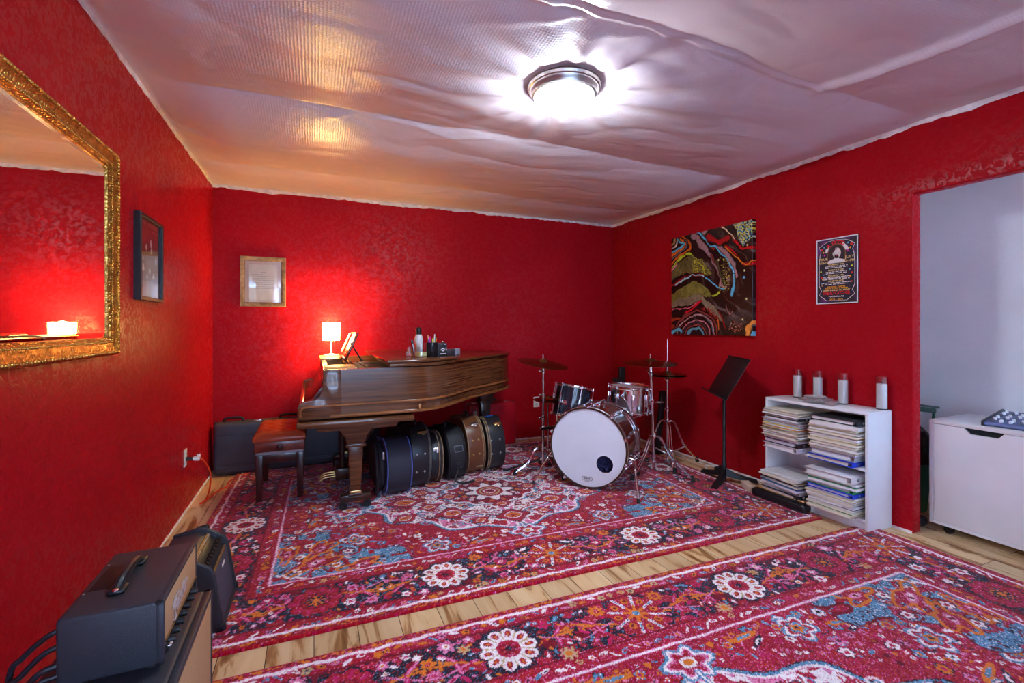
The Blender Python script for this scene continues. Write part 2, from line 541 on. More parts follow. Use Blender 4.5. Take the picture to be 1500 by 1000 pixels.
# ragged unpainted strips where the red paint stops below the sheeting and above the floor
TRIMM = mat('bare_drywall_edge', (0.80, 0.77, 0.76), 0.7, vary=0.2, vscale=20)
def ragged(name, p, d, n, L_, z, h, seed, up=1):
    r = random.Random(seed); b = MB(); k = int(L_ / .03)
    p, d, n = Vector(p), Vector(d), Vector(n)
    hh = [h * (0.45 + 0.75 * (0.5 + 0.5 * float(fbm(np.array(i * .17), np.array(seed * 3.3), 3, seed))) + r.uniform(-.12, .12)) for i in range(k + 1)]
    low, top, low2, top2 = [], [], [], []
    for i in range(k + 1):
        q = p + d * (L_ * i / k)
        low.append(b.bm.verts.new((q.x + n.x * .004, q.y + n.y * .004, z - up * hh[i])))
        top.append(b.bm.verts.new((q.x + n.x * .007, q.y + n.y * .007, z)))
        low2.append(b.bm.verts.new((q.x, q.y, z - up * hh[i]))); top2.append(b.bm.verts.new((q.x, q.y, z)))
    for i in range(k):
        b.bm.faces.new((low[i], low[i + 1], top[i + 1], top[i]))
        b.bm.faces.new((low2[i], low2[i + 1], low[i + 1], low[i]))
    return structure(b.build(name, TRIMM))
ragged('trim_1', (XL, YF, 0), (0, 1, 0), (1, 0, 0), YB - YF, 2.447, .036, 1)
ragged('trim_2', (XL, YB, 0), (1, 0, 0), (0, -1, 0), XR - XL, 2.447, .040, 2)
ragged('trim_3', (XR, YF, 0), (0, 1, 0), (-1, 0, 0), YB - YF, 2.447, .046, 3)
ragged('trim_4', (XL, YF, 0), (0, 1, 0), (1, 0, 0), YB - YF, 0.0, .010, 4, -1)
ragged('trim_5', (XL, YB, 0), (1, 0, 0), (0, -1, 0), XR - XL, 0.0, .016, 5, -1)
ragged('trim_6', (XR, DY1, 0), (0, 1, 0), (-1, 0, 0), YB - DY1, 0.0, .014, 6, -1)

# ------------------------------------------------------------------ ceiling light
def ceiling_light():
    t = thing('ceiling_light', 'round flush ceiling light with a lit white dome and brushed metal ring', 'ceiling light', (LAMP_X, LAMP_Y, 2.44))
    metal = mat('brushed_nickel', (0.42, 0.40, 0.38), 0.34, 1.0)
    b = MB()
    b.lathe([(0.02, 0.004), (0.160, 0.004), (0.178, -0.004), (0.182, -0.014), (0.178, -0.026), (0.172, -0.030), (0.170, -0.038),
             (0.164, -0.044), (0.160, -0.056), (0.150, -0.062), (0.146, -0.056), (0.02, -0.056)], 64)
    b.build('ring', metal, t)
    d = MB()
    pr = [(0.146, -0.060)] + [(0.146 * math.cos(R(a)), -0.060 - 0.082 * math.sin(R(a))) for a in range(6, 90, 7)] + [(0, -0.142)]
    d.lathe(pr, 48)
    d.build('glass_dome', mat('lit_opal_glass', (1, 1, 1), 0.4, emit=(0.76, 0.88, 1.0), estr=100), t)
ceiling_light()
# ================================================================== the two rugs: one knotted colour per grid point
PAL = np.array([srgb(*c) for c in [
    (158, 4, 28),    # 0 red
    (120, 4, 30),     # 1 deep red
    (190, 24, 92),    # 2 magenta
    (222, 134, 176),  # 3 pink
    (216, 120, 30),   # 4 orange
    (92, 146, 182),  # 5 blue
    (30, 30, 46),     # 6 charcoal
    (246, 238, 238),  # 7 white
    (196, 66, 40),    # 8 rust
    (196, 170, 120),  # 9 straw
]])
RD, DR, MG, PK, OR, BL, CH, WH, RU, ST = range(10)

class Canvas:
    """one quadrant of the rug, origin at the rug's centre, knots of size q"""
    def __init__(self, L, Wd, q):
        self.L, self.W, self.q = L, Wd, q
        self.nx, self.ny = int(round(L / q)), int(round(Wd / q))
        x = (np.arange(self.nx) + .5) * q; y = (np.arange(self.ny) + .5) * q
        self.X, self.Y = np.meshgrid(x, y)
        self.I = np.zeros((self.ny, self.nx), np.int8)

    def win(self, cx, cy, r):
        q = self.q
        x0 = max(0, int((cx - r) / q)); x1 = min(self.nx, int((cx + r) / q) + 2)
        y0 = max(0, int((cy - r) / q)); y1 = min(self.ny, int((cy + r) / q) + 2)
        if x1 <= x0 or y1 <= y0: return None
        s = (slice(y0, y1), slice(x0, x1))
        return s, self.X[s] - cx, self.Y[s] - cy

    def put(self, s, mask, c):
        self.I[s][mask] = c

    def disc(self, cx, cy, r, c, sx=1, sy=1, a=0):
        w = self.win(cx, cy, r * max(sx, sy) * 1.1)
        if not w: return
        s, x, y = w
        u = x * math.cos(a) + y * math.sin(a); v = -x * math.sin(a) + y * math.cos(a)
        self.put(s, np.hypot(u / sx, v / sy) < r, c)

    def line(self, pts, wd, c, wig=0):
        pts = np.array(pts, float)
        for (ax, ay), (bx, by) in zip(pts[:-1], pts[1:]):
            cx, cy = (ax + bx) / 2, (ay + by) / 2
            r = math.hypot(bx - ax, by - ay) / 2 + wd * 1.5
            w = self.win(cx, cy, r)
            if not w: continue
            s, x, y = w
            x = x + cx; y = y + cy
            dx, dy = bx - ax, by - ay; l2 = dx * dx + dy * dy + 1e-12
            t = np.clip(((x - ax) * dx + (y - ay) * dy) / l2, 0, 1)
            self.put(s, np.hypot(x - ax - t * dx, y - ay - t * dy) < wd, c)

    def spiral(self, cx, cy, r, c, wd, turns=1.4, a0=0, sgn=1):
        t = np.linspace(0, 1, 26)
        rr = r * (1 - .85 * t); th = a0 + sgn * t * turns * 2 * np.pi
        self.line(np.stack([cx + rr * np.cos(th), cy + rr * np.sin(th)], 1), wd, c)

    def rosette(self, cx, cy, r, kind=0):
        w = self.win(cx, cy, r * 1.25)
        if not w: return
        s, x, y = w
        d = np.hypot(x, y) / r; th = np.arctan2(y, x)
        if kind == 0:      # white double petals round a red heart
            n = 10
            k = np.cos(n * th / 2) ** 2
            rim = 0.80 + 0.22 * np.abs(np.cos(n * th / 2)) ** 0.6
            self.put(s, d < rim + .12, CH)
            self.put(s, d < rim, WH)
            gap = np.abs(((th * n / (2 * np.pi)) % 1) - .5) < .07
            self.put(s, (d < rim) & gap & (d > .4), ST)
            pc = ((th * n / (2 * np.pi) + .5) % 1 - .5) * (2 * np.pi / n) * d
            self.put(s, np.hypot((d - .74) / .17, pc / .10) < 1, RD)
            self.put(s, np.hypot((d - .74) / .07, pc / .045) < 1, OR)
            self.put(s, d < .42, RD); self.put(s, (d < .42) & (d > .36) & (np.cos(n * th) > 0), MG)
            self.put(s, (d < .26) & (np.cos(6 * th) > .2), DR); self.put(s, d < .12, CH)
        elif kind == 1:    # orange star with pale spokes
            self.put(s, d < 1.08, RD)
            ray = np.abs(np.sin(4 * th)) * d
            self.put(s, (np.abs(((th * 8 / (2 * np.pi)) % 1) - .5) * d < .075) & (d < 1.12) & (d > .38), WH)
            self.put(s, (np.abs(((th * 8 / (2 * np.pi)) % 1) - .5) * d < .03) & (d < 1.05) & (d > .45), BL)
            pc = ((th * 8 / (2 * np.pi) + .5) % 1 - .5) * (2 * np.pi / 8) * d
            self.put(s, np.hypot((d - .8) / .16, pc / .13) < 1, OR)
            self.put(s, np.hypot((d - .8) / .08, pc / .06) < 1, DR)
            self.put(s, d < .36 + .16 * np.cos(8 * th + np.pi), OR)
            self.put(s, d < .14, BL)
        elif kind == 2:    # red rosette with dark heart
            rim = 0.85 + 0.15 * np.abs(np.cos(5 * th))
            self.put(s, d < rim + .1, CH); self.put(s, d < rim, RD)
            self.put(s, (d < rim - .1) & (np.cos(10 * th) > .75) & (d > .5), MG)
            self.put(s, (d > .5) & (d < .56), DR)
            self.put(s, d < .40 + .08 * np.cos(8 * th), CH)
            self.put(s, (d < .36) & (d > .2) & (np.cos(8 * th) > .5), OR); self.put(s, d < .14, OR)

    def flower(self, cx, cy, r, c, c2, n=5, a=0, out=None):
        w = self.win(cx, cy, r * 1.4)
        if not w: return
        s, x, y = w
        d = np.hypot(x, y) / r; th = np.arctan2(y, x) + a
        rim = .62 + .4 * np.abs(np.cos(n * th / 2)) ** 1.2
        if out is not None: self.put(s, d < rim + .22, out)
        self.put(s, d < rim, c); self.put(s, d < .38, c2)

    def leafshape(self, cx, cy, l, wd, a, c, c2=None):
        self.disc(cx, cy, 1, c, l, wd, a)
        if c2 is not None: self.disc(cx, cy, 1, c2, l * .55, wd * .45, a)

def paint_rug(L, Wd, q, seed):
    rr = random.Random(seed)
    C = Canvas(L, Wd, q)
    X, Y = C.X, C.Y
    EU = L - X; EV = Wd - Y
    BW = 0.445                                   # border width
    E = np.minimum(EU, EV)
    def free(cx, cy, used, r):
        return all(math.hypot(cx - a, cy - b) > r + c for a, b, c in used)
    # ---- field: red ground with abrash
    C.I[:] = RD
    # ---- field blossoms
    used = []
    medal = lambda x, y: math.hypot(x / .92, y / .66) < 1
    for _ in range(4200):
        cx, cy = rr.uniform(0, L - BW - .03), rr.uniform(0, Wd - BW - .03)
        r = rr.choice([.009, .011, .013, .016, .02, .026])
        if medal(cx, cy) or not free(cx, cy, used, r + .006): continue
        used.append((cx, cy, r))
        k = rr.random()
        if r > .018:
            C.flower(cx, cy, r, rr.choice([WH, OR, PK, BL, WH]), rr.choice([RD, OR, MG, CH]), rr.choice([4, 5, 6]), rr.random() * 6, rr.choice([None, CH, BL, DR]))
        elif k < .35:
            C.leafshape(cx, cy, r * 1.3, r * .6, rr.uniform(-.6, .6) + rr.choice([0, 2.2]), rr.choice([WH, OR, PK, WH, BL, DR]))
        else:
            C.flower(cx, cy, r, rr.choice([WH, PK, OR, WH, MG, DR]), rr.choice([RD, CH, OR]), 4, rr.random() * 6)
    # drifting curved stems in the field
    for _ in range(70):
        cx, cy = rr.uniform(.2, L - BW), rr.uniform(.1, Wd - BW)
        if medal(cx, cy): continue
        C.spiral(cx, cy, rr.uniform(.02, .05), rr.choice([DR, BL, OR, CH, MG]), .0035, .6, rr.random() * 6, rr.choice([-1, 1]))
    for cx, cy in ((1.02, .12), (.98, .46), (.55, .70), (1.18, .30)):      # blue-bordered palmettes floating in the field
        for rad, c in ((.085, BL), (.072, WH), (.058, RD), (.04, BL), (.026, OR), (.012, CH)):
            C.flower(cx, cy, rad, c, c, 5, .4)
    for cx, cy, a in ((.95, .28, .3), (.75, .66, -.2), (1.2, .12, 1.2), (.3, .74, .1), (1.1, .56, .5)):
        C.leafshape(cx, cy, .075, .016, a, OR, BL)
        C.leafshape(cx + .03, cy - .04, .05, .012, a + .4, CH, WH)
    # ---- corner spandrels
    FX, FY = L - BW, Wd - BW
    du = (FX - X); dv = (FY - Y)
    wav = .09 * np.sin(du * 17) + .09 * np.sin(dv * 21 + 1) + .10 * fbm(X / .12, Y / .12, 2, seed + 2)
    g = du / .70 + dv / .62 + wav
    sp = (g < 1) & (du > 0) & (dv > 0)
    C.I[(g < 1.025) & (du > 0) & (dv > 0)] = DR
    C.I[sp] = BL
    spk = (vnoise(X / .012, Y / .012, seed + 3) > .78) & sp
    C.I[spk] = CH
    spk = (vnoise(X / .05, Y / .04, seed + 5) > .73) & sp
    C.I[spk] = RD
    for a, b, r_, s_ in ((.12, .10, .07, 1), (.30, .09, .06, -1), (.12, .24, .06, -1), (.26, .2, .055, 1), (.44, .06, .045, 1), (.07, .36, .04, 1), (.16, .36, .05, -1), (.06, .50, .045, 1), (.36, .22, .05, -1)):
        C.spiral(FX - a, FY - b, r_ * 1.25, RD, .0085, 1.3, rr.random() * 6, s_)
        C.spiral(FX - a, FY - b, r_ * 1.25, DR, .004, 1.3, rr.random() * 6, s_)
        C.flower(FX - a, FY - b, .028, WH, RD, 5, rr.random(), CH)
    def palm(cx, cy, a, k=1.0):
        t = np.linspace(0, 2 * np.pi, 40)
        rad = (.085 + .028 * np.cos(3 * t) + .016 * np.cos(5 * t)) * k
        p = np.stack([rad * np.cos(t) * 1.35, rad * np.sin(t) * .8], 1)
        ca, sa = math.cos(a), math.sin(a)
        P = np.stack([cx + p[:, 0] * ca - p[:, 1] * sa, cy + p[:, 0] * sa + p[:, 1] * ca], 1)
        C.disc(cx, cy, .07 * k, RD, 1.3, .75, a)
        C.line(P, .0075, OR)
        C.leafshape(cx, cy, .05 * k, .024 * k, a, PK, WH)
        C.disc(cx, cy, .012, DR)
    palm(FX - .20, FY - .15, .6); palm(FX - .42, FY - .045, .1, .75); palm(FX - .055, FY - .30, 1.5, .7); palm(FX - .22, FY - .30, 1.0, .8)
    # white stepped line across the very corner
    C.line([(FX - .16, FY), (FX - .11, FY - .035), (FX - .085, FY - .025), (FX - .05, FY - .08), (FX - .035, FY - .065), (FX, FY - .12)], .006, WH)
    for k in range(60):
        cx, cy = FX - rr.uniform(0, .6), FY - rr.uniform(0, .42)
        if (FX - cx) / .66 + (FY - cy) / .46 < .95:
            C.flower(cx, cy, rr.uniform(.008, .014), rr.choice([WH, PK, OR, CH, RD]), rr.choice([RD, BL]), 4, rr.random())
    # ---- central medallion
    d = np.hypot(X / .84, Y / .60); th = np.arctan2(Y / .60, X / .84)
    lob = 1 + .055 * np.cos(12 * th) + .05 * np.cos(4 * th)
    m = d / lob
    C.I[m < 1.022] = CH
    C.I[m < 1.012] = BL
    C.I[m < .988] = WH
    C.I[m < .968] = PK
    ins = m < .962
    C.I[ins] = WH
    nz = fbm(X / .05, Y / .05, 2, seed + 9)
    C.I[ins & (nz > .20)] = PK
    C.I[ins & (nz < -.16)] = RD
    for k in range(260):                         # scroll work
        cx, cy = rr.uniform(0, .82), rr.uniform(0, .58)
        if math.hypot(cx / .84, cy / .6) > .92: continue
        r_ = rr.uniform(.018, .042)
        C.spiral(cx, cy, r_, rr.choice([BL, RD, WH, CH, WH, WH, BL]), .0048, 1.2, rr.random() * 6, rr.choice([-1, 1]))
        if rr.random() < .5: C.flower(cx, cy, r_ * .45, rr.choice([RD, MG, OR]), rr.choice([OR, WH]), 5, rr.random())
    for lw, c in ((.70, BL), (.68, WH), (.665, RD)):    # inner outline
        mm = (np.abs(m - lw) < .011); C.I[mm] = c
    inn = m < .40
    C.I[inn] = RD
    C.I[inn & (nz > .1)] = DR
    for k in range(40):
        cx, cy = rr.uniform(0, .3), rr.uniform(0, .22)
        C.flower(cx, cy, rr.uniform(.012, .022), rr.choice([PK, WH, MG, OR, CH]), rr.choice([RD, OR]), 5, rr.random(), CH)
    C.I[np.abs(m - .40) < .014] = WH; C.I[np.abs(m - .425) < .01] = BL
    def cart(cx, cy, sx, sy, a=0):               # stepped red cartouches
        w = C.win(cx, cy, max(sx, sy) * 1.4)
        if not w: return
        s, x, y = w
        u = np.abs(x * math.cos(a) + y * math.sin(a)) / sx; v = np.abs(-x * math.sin(a) + y * math.cos(a)) / sy
        k_ = u + v + .08 * np.cos(9 * u) - .08
        C.put(s, k_ < 1.2, CH); C.put(s, k_ < 1.08, RD); C.put(s, k_ < .98, RD)
        C.put(s, (k_ < .62) & (k_ > .5), WH)
        C.put(s, k_ < .4, OR); C.put(s, k_ < .18, RD)
    cart(.36, .30, .10, .085); cart(.62, .0, .12, .09); cart(0, .47, .10, .09); cart(.66, .27, .08, .06, .5); cart(.31, .0, .07, .06); cart(0, .26, .06, .055)
    cart(.22, .47, .06, .05, .4); cart(.48, .14, .07, .055, .2)
    s = math.hypot
    star = np.hypot(X, Y * 1.0); ang = np.arctan2(Y, X)
    sr = .150 + .034 * np.cos(8 * ang)
    C.I[star < sr + .012] = CH; C.I[star < sr] = WH; C.I[star < .102] = RD; C.I[(star < .078) & (star > .064)] = ST
    C.I[(star < .046) & (star > .036)] = WH; C.I[star < .02] = DR
    # pendant at both ends
    for (px, py, ax) in ((0.0, .71, 0), (.98, 0.0, 1)):
        w = C.win(px, py, .16)
        if w:
            s_, x, y = w
            d2 = np.hypot(x / (.10 if ax == 0 else .13), y / (.075 if ax == 0 else .10)); t2 = np.arctan2(y, x)
            rim = .85 + .18 * np.cos(6 * t2)
            C.put(s_, d2 < rim + .2, BL); C.put(s_, d2 < rim + .04, WH); C.put(s_, d2 < rim - .12, PK)
            C.put(s_, d2 < rim - .25, RD); C.put(s_, d2 < .34, WH); C.put(s_, d2 < .2, OR)
    C.line([(0, .60), (0, .66)], .014, BL); C.line([(0, .60), (0, .66)], .006, WH)
    C.line([(.84, 0), (.90, 0)], .014, BL)
    # ---- borders
    bd = E < BW
    C.I[bd] = RD
    C.I[(E < BW + .004) & (E > BW - .010)] = PK
    C.I[(E < BW + .0015) & (E > BW - .006)] = WH
    C.I[(E < .362) & (E > .352)] = DR
    C.I[(E < .112) & (E > .102)] = DR
    main = (E > .112) & (E < .352)
    nz = fbm(X / .07, Y / .07, 3, seed + 13)
    C.I[main & (nz > -.22)] = CH
    C.I[main & (nz > .42)] = DR
    # border coordinate frames: long side centre line v = W-.232, short side u = L-.232
    cb = .232
    spots = [(0.0, Wd - cb, 1), (.582, Wd - cb, 0), (1.17, Wd - cb, 2), (L - cb, Wd - cb, 1), (L - cb, 0.0, 0), (L - cb, .52, 2)]
    used = [(a, b, .125) for a, b, k in spots]
    # connecting arms and half palmettes between the rosettes
    for (a, b, _k), (c, d_, _k2) in zip(spots[:3], spots[1:4]):
        mx = (a + c) / 2
        C.line([(a + .12, b - .03), (mx, b + .035), (c - .12, b - .02)], .005, OR)
        C.line([(a + .13, b - .01), (mx, b - .06), (c - .13, b + .02)], .004, PK)
        for sgn in (-1, 1):
            bx = mx + sgn * .085
            C.line([(bx - sgn * .045, b + .055), (bx, b + .01), (bx + sgn * .01, b - .055)], .009, MG)
            C.line([(bx - sgn * .045, b + .055), (bx, b + .01), (bx + sgn * .01, b - .055)], .004, PK)
            C.line([(bx, b), (bx - sgn * .07, b + .005)], .006, OR)
            C.line([(bx - sgn * .055, b - .018), (bx - sgn * .055, b + .03)], .006, OR)
        used += [(mx - .085, b, .04), (mx + .085, b, .04)]
    for (a, b), (c, d_) in (((L - cb, .10), (L - cb, .42)), ((L - cb, .62), (L - cb, .9))):
        C.line([(a, b), (a + .04, (b + d_) / 2), (c, d_)], .007, OR)
        C.line([(a - .05, (b + d_) / 2 - .04), (a - .01, (b + d_) / 2), (a - .05, (b + d_) / 2 + .04)], .012, MG)
    for a, b, k in spots:
        C.rosette(a, b, .113, k)
    for _ in range(5200):                        # filler blossoms and leaves in the main border
        if rr.random() < .62: cx, cy = rr.uniform(0, L - .12), Wd - rr.uniform(.125, .342)
        else: cx, cy = L - rr.uniform(.125, .342), rr.uniform(0, Wd - .12)
        if min(L - cx, Wd - cy) > .345: continue
        r_ = rr.choice([.036, .03, .026, .022, .018, .013, .010, .008])
        if not free(cx, cy, used, r_ + .002): continue
        used.append((cx, cy, r_))
        if r_ > .025:
            c, c2 = rr.choice([(PK, MG), (WH, MG), (OR, RD), (ST, OR), (PK, WH), (RD, OR), (MG, WH)])
            C.flower(cx, cy, r_, c, c2, rr.choice([5, 6, 8]), rr.random() * 6, CH if rr.random() < .7 else RD)
            C.disc(cx, cy, r_ * .14, OR)
            if rr.random() < .5:
                for j in range(6):
                    a = j * math.pi / 3
                    C.disc(cx + r_ * .68 * math.cos(a), cy + r_ * .68 * math.sin(a), r_ * .13, rr.choice([RD, MG]))
        elif r_ > .012:
            if rr.random() < .55: C.flower(cx, cy, r_, rr.choice([WH, PK, OR, RD, MG, WH]), rr.choice([RD, MG, OR, WH]), rr.choice([4, 5]), rr.random() * 6)
            else: C.leafshape(cx, cy, r_ * 1.25, r_ * .5, rr.random() * 3, rr.choice([WH, BL, OR, RD, PK, MG, RU]), rr.choice([RD, None, WH]))
        else:
            C.leafshape(cx, cy, r_ * 1.3, r_ * .7, rr.random() * 3, rr.choice([WH, BL, OR, RD, PK, RD, MG]))
    # guards: inner and outer bands with meander of leaves and blossoms
    for lo, hi in ((.366, .432), (.048, .100)):
        mid = (lo + hi) / 2
        for axis in (0, 1):
            t = .03
            end = (L if axis == 0 else Wd) - mid
            while t < end:
                off = rr.uniform(-.012, .012)
                cx, cy = (t, Wd - mid + off) if axis == 0 else (L - mid + off, t)
                base = 0 if axis == 0 else math.pi / 2
                k = rr.random()
                if k < .45: C.leafshape(cx, cy, .021, .0085, base + rr.choice([.7, -.7, .2, -.3]), rr.choice([WH, WH, BL, OR, PK]), rr.choice([None, CH, RD]))
                elif k < .85: C.flower(cx, cy, rr.uniform(.013, .021), rr.choice([PK, WH, OR, MG, ST]), rr.choice([RD, CH, OR]), 5, rr.random(), rr.choice([None, CH, DR]))
                else: C.line([(cx - .012, cy - .012), (cx + .012, cy + .012)], .004, rr.choice([BL, WH]))
                t += rr.uniform(.034, .056)
    # outer edges
    w2 = .003 * np.sin(X * 40) + .003 * np.sin(Y * 37)
    C.I[E < .050] = RD
    dots = (vnoise(X / .011, Y / .011, seed + 70) > .6)
    C.I[(E < .036) & (E > .016) & dots] = OR
    C.I[(E < .036) & (E > .016) & (vnoise(X / .009, Y / .009, seed + 71) > .72)] = DR
    C.I[np.abs(E + w2 - .048) < .0095] = PK
    C.I[np.abs(E + w2 - .048) < .0065] = WH
    C.I[E < .013] = RD
    # ---- unfold the quadrant, roughen the knot outlines
    I = C.I
    I = np.concatenate([I[:, ::-1], I], 1); I = np.concatenate([I[::-1], I], 0)
    ny, nx = I.shape
    g = np.random.default_rng(seed)
    jj, ii = np.meshgrid(np.arange(nx), np.arange(ny))
    a1 = fbm(jj * q / .03, ii * q / .03, 2, seed + 90) * .004 / q + g.normal(0, .33, I.shape)
    a2 = fbm(jj * q / .03, ii * q / .03, 2, seed + 91) * .004 / q + g.normal(0, .33, I.shape)
    I = I[np.clip(np.round(ii + a2), 0, ny - 1).astype(int), np.clip(np.round(jj + a1), 0, nx - 1).astype(int)]
    col = PAL[I].copy()
    # tweed of neighbouring dyes
    u = g.random(I.shape)
    ab = fbm(jj * q / .9, ii * q / .25, 3, seed + 95)          # abrash: drifting dye lots
    red = I == RD
    tw = .13 if seed == 11 else .22
    col[red & (u < tw + .14 * ab)] = PAL[MG]
    col[red & (u > .88 - .10 * ab)] = PAL[RU]
    col[red & (np.abs(u - .62) < (.012 if seed == 11 else .03))] = PAL[PK]
    col[red & (np.abs(u - .5) < .035)] = PAL[DR]
    dark = I == CH
    col[dark & (u < .10)] = PAL[RD]; col[dark & (u > .93)] = PAL[BL] * .7
    bl = I == BL
    col[bl & (u < .10)] = PAL[CH]; col[bl & (u > .93)] = PAL[WH]
    wh = I == WH
    col[wh & (u < .07)] = PAL[PK]
    pk = I == PK
    col[pk & (u < .2)] = PAL[MG]
    col *= (1 + .10 * g.normal(0, 1, I.shape))[..., None]
    return I, np.clip(col, 0, 1)

RUGM = attr_mat('rug_pile', 'pattern', 0.95, bump=0.6, bscale=220, bdist=0.004, sheen=0.15, spec=0.1)
def rug(name, L, Wd, q, seed, loc, rz, label):
    I, col = paint_rug(L, Wd, q, seed)
    ny, nx = I.shape
    x = (np.arange(nx) - nx / 2 + .5) * q; y = (np.arange(ny) - ny / 2 + .5) * q
    # one more ring of points folds the selvedge down to the floor
    x = np.concatenate([[x[0] - .002], x, [x[-1] + .002]]); y = np.concatenate([[y[0] - .002], y, [y[-1] + .002]])
    col = np.pad(col, ((1, 1), (1, 1), (0, 0)), mode='edge')
    X, Y = np.meshgrid(x, y)
    Z = .0115 + .0012 * fbm(X * 1.5, Y * 1.5, 2, seed)
    Z[0, :] = Z[-1, :] = 0.001; Z[:, 0] = Z[:, -1] = 0.001
    Z[1, :] = Z[-2, :] = .008
    o = grid_mesh(name, X, Y, Z, col, 'pattern', RUGM, loc=loc)
    o.rotation_euler = (0, 0, rz)
    return tag(o, label, 'rug')
_q = 1.0
rug('oriental_rug', 1.82, 1.25, .005 * _q, 11, (1.20, 3.235, 0), R(-1.25), 'red oriental rug under the grand piano and the drum kit')
rug('oriental_rug', 1.87, 1.25, .004 * _q, 23, (1.235, 0.59, 0), R(-1.5), 'red oriental rug with nothing standing on it, before the white bookshelf')
# ================================================================== things on the walls
BLACK = mat('black_paint', (0.012, 0.012, 0.014), 0.4)
CHROME = mat('chrome', (0.82, 0.82, 0.84), 0.12, 1.0, vary=0.04)
STEEL = mat('dull_steel', (0.55, 0.55, 0.57), 0.3, 1.0, vary=0.05)
BRASS = mat('brass', (0.72, 0.50, 0.20), 0.28, 1.0)
RUBBER = mat('black_rubber', (0.015, 0.015, 0.016), 0.7)
PAPER = mat('white_paper', (0.80, 0.78, 0.74), 0.8)
GLASSC = mat('clear_glass', (1, 1, 1), 0.02, trans=1.0, vary=0.0, ior=1.45)
WPLASTIC = mat('white_plastic', (0.78, 0.77, 0.75), 0.35)

def frame_sweep(b, w, h, prof):
    """picture frame in local xz plane, facing -y. prof: (distance in from outer edge, protrusion)"""
    n = len(prof)
    rings = []
    for sx, sz in ((-1, -1), (1, -1), (1, 1), (-1, 1)):
        rings.append([b.bm.verts.new((sx * (w / 2 - d), -p, sz * (h / 2 - d))) for d, p in prof])
    for k in range(4):
        a, c = rings[k], rings[(k + 1) % 4]
        for j in range(n):
            j2 = (j + 1) % n
            b.bm.faces.new((a[j], a[j2], c[j2], c[j]))
    return b

def gold_mat():
    m = mat('worn_gold_leaf', (0.62, 0.36, 0.085), 0.30, 1.0, vary=0.25, vscale=30, bump=0.0)
    nt = m.node_tree; N = nt.nodes; L = nt.links
    b = N['Principled BSDF']; tc = N.new('ShaderNodeTexCoord')
    v = N.new('ShaderNodeTexVoronoi'); v.inputs['Scale'].default_value = 110
    L.new(tc.outputs['Object'], v.inputs['Vector'])
    bp = N.new('ShaderNodeBump'); bp.inputs['Strength'].default_value = 0.7; bp.inputs['Distance'].default_value = 0.004
    L.new(v.outputs['Distance'], bp.inputs['Height']); L.new(bp.outputs[0], b.inputs['Normal'])
    return m
GOLD = gold_mat()

def mirror():
    # local x runs along the wall (towards the back wall = -x after rotation), faces -y -> +X of the room
    y0, y1, z0, z1 = 1.22, 2.478, 1.113, 1.962
    w, h = y1 - y0, z1 - z0
    t = thing('wall_mirror', 'large wall mirror in an ornate gold frame above the amplifiers', 'mirror', (XL, (y0 + y1) / 2, (z0 + z1) / 2), R(90))
    f = MB()
    frame_sweep(f, w, h, [(0, 0), (0, .016), (.004, .024), (.012, .030), (.022, .026), (.030, .020), (.046, .018), (.052, .022),
                          (.060, .020), (.066, .012), (.074, .010), (.074, 0)])
    f.build('frame', GOLD, t, angle=60)
    for dist, r, pr in ((.013, .0062, .029), (.056, .0042, .021)):   # ropes of beads on the outer ridge and the inner edge
        bd = MB()
        W2, H2 = w / 2 - dist, h / 2 - dist
        step = r * 2.3
        for sx in (-1, 1):
            k = -H2
            while k < H2:
                bd.sphere((sx * W2, -pr, k), r, (1.0, .8, 1.15), 6, 4); k += step
            k = -W2
            while k < W2:
                bd.sphere((k, -pr, sx * H2), r, (1.15, .8, 1.0), 6, 4); k += step
        bd.build('beading', GOLD, t, angle=80)
    g = MB()
    d = .072; e = .022
    W1, H1, W2, H2 = w / 2 - d, h / 2 - d, w / 2 - d - e, h / 2 - d - e
    o_ = [g.bm.verts.new((sx * W1, -.006, sz * H1)) for sx, sz in ((-1, -1), (1, -1), (1, 1), (-1, 1))]
    i_ = [g.bm.verts.new((sx * W2, -.0085, sz * H2)) for sx, sz in ((-1, -1), (1, -1), (1, 1), (-1, 1))]
    for k in range(4): g.bm.faces.new((o_[k], o_[(k + 1) % 4], i_[(k + 1) % 4], i_[k]))
    g.bm.faces.new(i_)
    bk = [g.bm.verts.new((sx * W1, -.001, sz * H1)) for sx, sz in ((-1, -1), (1, -1), (1, 1), (-1, 1))]
    g.bm.faces.new(bk)
    for k in range(4): g.bm.faces.new((o_[k], o_[(k + 1) % 4], bk[(k + 1) % 4], bk[k]))
    g.build('mirror_glass', mat('silvered_glass', (0.86, 0.87, 0.87), 0.015, 1.0, vary=0.01), t, smooth=False)
mirror()

